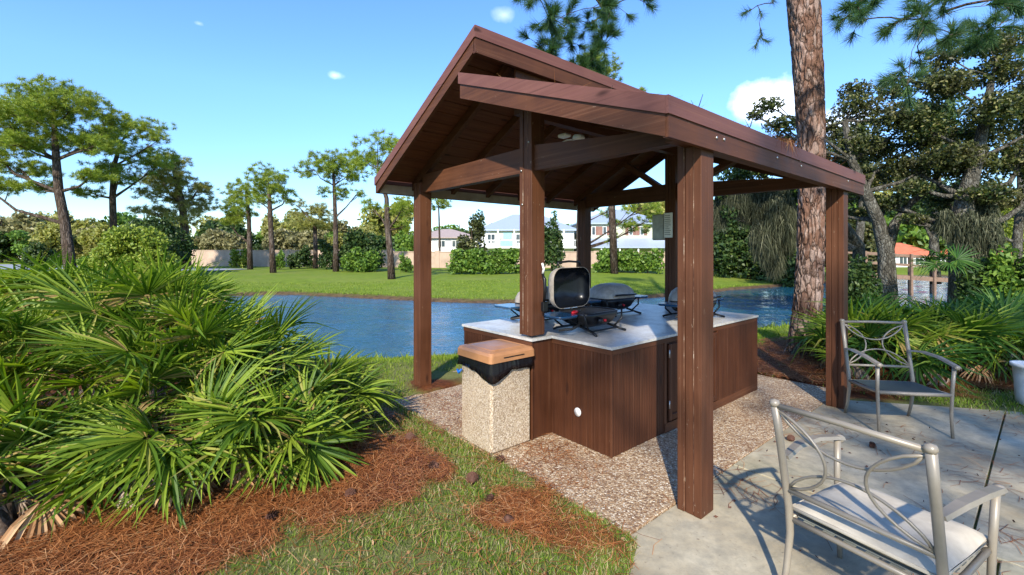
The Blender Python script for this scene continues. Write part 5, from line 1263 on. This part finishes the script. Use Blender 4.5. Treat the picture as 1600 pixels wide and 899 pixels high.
# ---------------------------------------------------------------- grass, needles, cones
rng = np.random.default_rng(5)
def onslab(X, Y):
    b, a = togz(X, Y); fl = (b > -.46) & (b < 3.76) & (a > .19) & (a < 3.33); fl |= (b > .34) & (b < 3.76) & (a > .19) & (a < 3.91)
    pa = (a <= .2) & (a > -6) & (b > -.48) & (b < 3.8-(a*.28)); pa |= (a <= .12) & (b > -1.4) & (b < 0) & (b > -.5-(.12-a)*1.9); return fl, pa
def scatter_grass(name, n, x0, x1, y0, y1, hgt, wd, mat, clump=1.0, keepstraw=.0, dens=None):
    X = rng.uniform(x0, x1, n); Y = rng.uniform(y0, y1, n)
    fl, pa = onslab(X, Y); st_ = strawmask(X, Y); sdp = sdist(pond_s, X, Y)
    pat = np.sin(X*6.1+2*np.sin(Y*4.7))*np.sin(Y*5.3+2*np.sin(X*3.9))
    k = (~fl) & (~pa) & (rng.random(n) > np.maximum(st_*1.02, 0)-keepstraw) & (sdp < -.2) & (rng.random(n) < .62+.38*pat*clump)
    X = X[k]; Y = Y[k]; Z = height(X, Y); c = np.stack([X, Y, Z-.004], 1); m_ = len(X)
    d = rng.normal(size=(m_, 3))*.55; d[:, 2] = 1; d = unit(d)
    v, f = blades(c, d, hgt*rng.uniform(.5, 1.3, m_), wd*rng.uniform(.6, 1.3, m_), rng)
    return tag(mkobj(name, npmesh(name, v, f, mat)), name.replace('_', ' '), 'grass', None, 'stuff')
o = scatter_grass('grass', 210000, -2.2, 1.6, 1.6, 5.2, .045, .0055, grass_m, .55, .06); o['label'] = 'thin patchy lawn grass between the pine straw and the slab edge'
o = scatter_grass('grass', 70000, -3.2, 5.5, 4.8, 9.5, .06, .010, grass_lush, .4); o['label'] = 'green grass behind the pavilion down to the water'
o = scatter_grass('grass', 26000, 3.4, 8.5, 4.2, 6.6, .06, .008, grass_m, .8, .15); o['label'] = 'weedy grass strip along the right edge of the patio'
for (x0_, x1_, y0_, y1_, n_) in ((-26, 16, 16.5, 26, 90000), (-6, 12, 7, 13, 26000)):
    X = rng.uniform(x0_, x1_, n_); Y = rng.uniform(y0_, y1_, n_); sdp = sdist(pond_s, X, Y); pat = np.sin(X*2.1+2*np.sin(Y*1.7))*np.sin(Y*1.9+2*np.sin(X*1.3))
    fl, pa = onslab(X, Y); k = (~fl) & (~pa) & (sdp < -.25) & (strawmask(X, Y) < .3) & (rng.random(n_) < .6+.4*pat); X = X[k]; Y = Y[k]; m_ = len(X)
    d = rng.normal(size=(m_, 3))*.6; d[:, 2] = 1; c = np.stack([X, Y, height(X, Y)-.01], 1)
    edge = sdist(pond_s, X, Y) > -.6
    v, f = blades(c, unit(d), np.where(edge, .16, .075)*rng.uniform(.5, 1.3, m_), .028*rng.uniform(.6, 1.3, m_), rng)
    o = tag(mkobj('grass', npmesh('grass', v, f, grass_lush)), 'sunlit lawn grass and ragged tufts along the '+('far' if y0_ > 10 else 'near')+' pond bank', 'grass', None, 'stuff')
# fallen needles in beds
def needles(name, label, n, x0, x1, y0, y1, pred, L=.16, wd=.0028, zup=.0, curve=True):
    X = rng.uniform(x0, x1, n); Y = rng.uniform(y0, y1, n); k = pred(X, Y); X = X[k]; Y = Y[k]; m_ = len(X)
    fl, pa = onslab(X, Y)
    Z = np.where(fl | pa, 0.003, height(X, Y)+.014)+rng.random(m_)*.022*zup+.002
    a = rng.uniform(0, 2*PI, m_)+np.sin(X*3)*.8; l = L*rng.uniform(.5, 1.2, m_)
    dx = np.cos(a); dy = np.sin(a); cv = rng.normal(size=m_)*.12*l; w_ = wd
    P0 = np.stack([X-dx*l/2, Y-dy*l/2, Z], 1); P1 = np.stack([X-dy*cv, Y+dx*cv, Z+.006*zup+.001], 1); P2_ = np.stack([X+dx*l/2, Y+dy*l/2, Z+rng.random(m_)*.02*zup], 1)
    s = np.stack([-dy, dx, np.zeros(m_)], 1)*w_/2
    V_ = np.empty((m_, 6, 3)); V_[:, 0] = P0-s; V_[:, 1] = P0+s; V_[:, 2] = P1+s; V_[:, 3] = P1-s; V_[:, 4] = P2_+s; V_[:, 5] = P2_-s
    I_ = np.arange(m_)[:, None]*6
    Fq_ = np.concatenate([I_+np.array([[0, 1, 2, 3]]), I_+np.array([[3, 2, 4, 5]])])
    return tag(mkobj(name, npmesh(name, V_.reshape(-1, 3), Fq_, needle_m)), label, 'pine straw', None, 'stuff')
needles('pine_straw', 'thick rusty pine straw around the left palmettos', 60000, -4.5, .2, 1.4, 5.2, lambda X, Y: (strawmask(X, Y) > rng.random(len(X))*.8), zup=1.0)
needles('pine_straw', 'rusty pine straw beside the slab edge and under the bin', 12000, -.6, 1.2, 1.8, 4.6, lambda X, Y: (strawmask(X, Y) > .3) & (rng.random(len(X)) < .9), zup=.8)
needles('pine_straw', 'pine straw bed around the tall pine trunk', 30000, 2.6, 9, 5, 8.6, lambda X, Y: (strawmask(X, Y) > .4) & ~(onslab(X, Y)[0]) & ~(onslab(X, Y)[1]), .2, .005, .8)
def patio_pred(X, Y):
    fl, pa = onslab(X, Y); c_ = np.sin(X*2.7+1.1)*np.sin(Y*3.1+.4)+.5*np.sin(X*7+Y*5)+1.3*np.exp(-((X-1.75)**2+(Y-3.1)**2)/.10)+1.2*np.exp(-((X-3.0)**2/.5+(Y-4.2)**2/.05))
    return pa & (rng.random(len(X)) < np.clip(c_*.9, 0.02, 1))
needles('fallen_needles', 'loose brown pine needles scattered over the concrete patio', 5200, .7, 6, 1.4, 6.2, patio_pred, .17, .003)
needles('fallen_needles', 'single brown pine needles scattered in the lawn grass', 5200, -2.0, 1.5, 1.6, 5, lambda X, Y: ~onslab(X, Y)[0] & ~onslab(X, Y)[1], .13, .0028, 1.2)
def floor_pred(X, Y):
    fl, pa = onslab(X, Y); b, a = togz(X, Y)
    edge = np.exp(-((b+.1)/.25)**2)*((a > .7) & (a < 3.2))+np.exp(-((b-.5)/2)**2)*.03
    return fl & (rng.random(len(X)) < edge) & ~((b > .22) & (a > .85) & (a < 2.6)) & ~((b > 0) & (a > 1.5) & (a < 2.6))
needles('fallen_needles', 'brown pine needles drifted against the cabinet and bin on the pebble floor', 9000, -1.6, 4, 2.4, 6.5, floor_pred, .12, .003)
needles('pine_straw', 'small drift of rusty pine straw between the bin and the cabinet', 9000, -1, 1.5, 2.6, 5, lambda X, Y: (np.exp(-((togz(X, Y)[0]+.02)/.17)**2-((togz(X, Y)[1]-1.27)/.22)**2)+.6*np.exp(-((togz(X, Y)[0]+.42)/.07)**2-((togz(X, Y)[1]-1.2)/.3)**2) > rng.random(len(X))) & ~((togz(X, Y)[0] > .24) & (togz(X, Y)[1] > .86)), .12, .0028, .6)
# leaf litter flakes
def litter(label, n, x0, x1, y0, y1, size, mat, pred):
    X = rng.uniform(x0, x1, n); Y = rng.uniform(y0, y1, n); k = pred(X, Y); X = X[k]; Y = Y[k]
    fl, pa = onslab(X, Y); Z = np.where(fl | pa, .008, height(X, Y)+.02)
    v, f = leaves(np.stack([X, Y, Z], 1), size, rng, 1.7, .8); tag(mkobj('leaf_litter', npmesh('leaf_litter', v, f, mat)), label, 'leaf litter', None, 'stuff')
litter('dry leaf scraps among the grass and straw', 900, -3.6, 1.2, 1.5, 5, .015, palm_dead, lambda X, Y: ~(onslab(X, Y)[0] | onslab(X, Y)[1]))
litter('small dark leaf scraps on the patio', 260, 1, 6, 1.6, 5.8, .016, cone_m, lambda X, Y: onslab(X, Y)[1])

# straw clump hanging off the eave and twigs on the roof
ec = thing('straw_clump', 'clump of brown pine needles caught on the right eave of the roof', 'pine straw', gz(1.25, -.02, 2.50), RZ)
n = 260; c_ = np.stack([rng.normal(size=n)*.16, rng.uniform(-.03, .12, n), rng.uniform(0, .03, n)], 1)
d = rng.normal(size=(n, 3))*np.array([1, .35, .16]); d[:40] = rng.normal(size=(40, 3))*.3+np.array([0, -.2, -1]); c_[:40, 1] = -.058; c_[:40, 0] *= .5; d = unit(d)
v, f = blades(c_, d, rng.uniform(.08, .18, n), np.full(n, .004), rng); mkobj('needles', npmesh('needles', v, f, needle_m), ec)
for i, (b, a, s_, lb) in enumerate([(.55, .35, 1, 'thin bare twig standing on the right roof slope, nearest the corner'), (1.0, .15, .8, 'small forked twig on the right roof slope before the pine trunk'), (.2, .9, .7, 'tiny twig near the top of the right roof slope')]):
    tw = thing('twig', lb, 'twig', gz(b, a, ZR(a)), RZ, 'twigs on the roof')
    MB().tube([(0, 0, 0), (.05*s_, -.02, .10*s_), (.12*s_, -.02, .22*s_)], [.005, .004, .002], 5).tube([(.04*s_, -.01, .08*s_), (-.02, 0, .15*s_)], [.003, .0015], 4).build('stick', bark_far, tw)
n = 700; c_ = np.stack([rng.uniform(-.3, 3.4, n), rng.uniform(.0, 1.9, n)], 1); zz = ZR(c_[:, 1])+.006
wc = np.array([gz(b, a, 0) for b, a in c_]); wc[:, 2] = zz; d = rng.normal(size=(n, 3)); d[:, 2] = np.abs(d[:, 2])*.25; v, f = blades(wc, unit(d), rng.uniform(.1, .2, n), np.full(n, .004), rng)
tag(mkobj('roof_litter', npmesh('roof_litter', v, f, needle_m)), 'dry pine needles strewn over the right roof slope', 'pine straw', None, 'stuff')

# pine cones
def cone_mesh():
    V_ = []; Fc = []; mb = MB(); mb.lathe([(.002, -.03), (.018, -.022), (.023, 0), (.016, .022), (.003, .035)], 10)
    for i in range(70):
        t = i/70; a = i*2.39996; z = -.028+.06*t; r = .030*math.sin(PI*(.12+.82*(1-t)))+.004
        c0 = Vector((math.cos(a)*r*.5, math.sin(a)*r*.5, z-.003)); tip = Vector((math.cos(a)*r*1.25, math.sin(a)*r*1.25, z+.008)); s = Vector((-math.sin(a), math.cos(a), 0))*.0075
        mb.add([c0-s*.6, c0+s*.6, tip+s, tip-s, tip+Vector((math.cos(a), math.sin(a), .6))*.003], [(0, 1, 2, 3), (3, 2, 4)])
    return mb
cm = cone_mesh(); proto_c = None
CN = [(548, 780, 'pine cone on the straw at the front middle of the left bed'), (422, 817, 'dark pine cone low on the straw below the drooping fans'), (640, 692, 'pine cone on the straw tongue near the palmetto tips'), (612, 692, 'pine cone half buried at the palmetto tips'), (676, 738, 'small pine cone at the right end of the straw tongue'), (738, 757, 'pine cone in the grass below the bin'), (766, 786, 'pine cone at the left of the small straw patch in the grass'), (794, 821, 'pine cone lowest in the small straw patch in the grass'), (782, 722, 'pine cone at the foot of the bin'), (840, 664, 'pine cone tucked between the bin and the cabinet'), (1362, 700, 'dark pine cone on the patio behind the cushioned chair'), (1236, 690, 'dark pine cone on the pebble floor edge by the cushioned chair')]
for i, (px, py, lb) in enumerate(CN):
    x, y = gnd(px, py); fl, pa = onslab(np.array([x]), np.array([y])); z = .022 if (fl[0] or pa[0]) else hz(x, y)+.035
    if proto_c is None: proto_c = cm.build('pine_cone', cone_m); c = proto_c
    else: c = proto_c.copy(); C.objects.link(c)
    c.location = (x, y, z); c.rotation_euler = (1.2+i*.3, i*.9, i*1.7); s = (.85+.12*(i % 3))*(.7 if i > 9 else 1); c.scale = (s, s, s); tag(c, lb, 'pine cone', 'fallen pine cones')
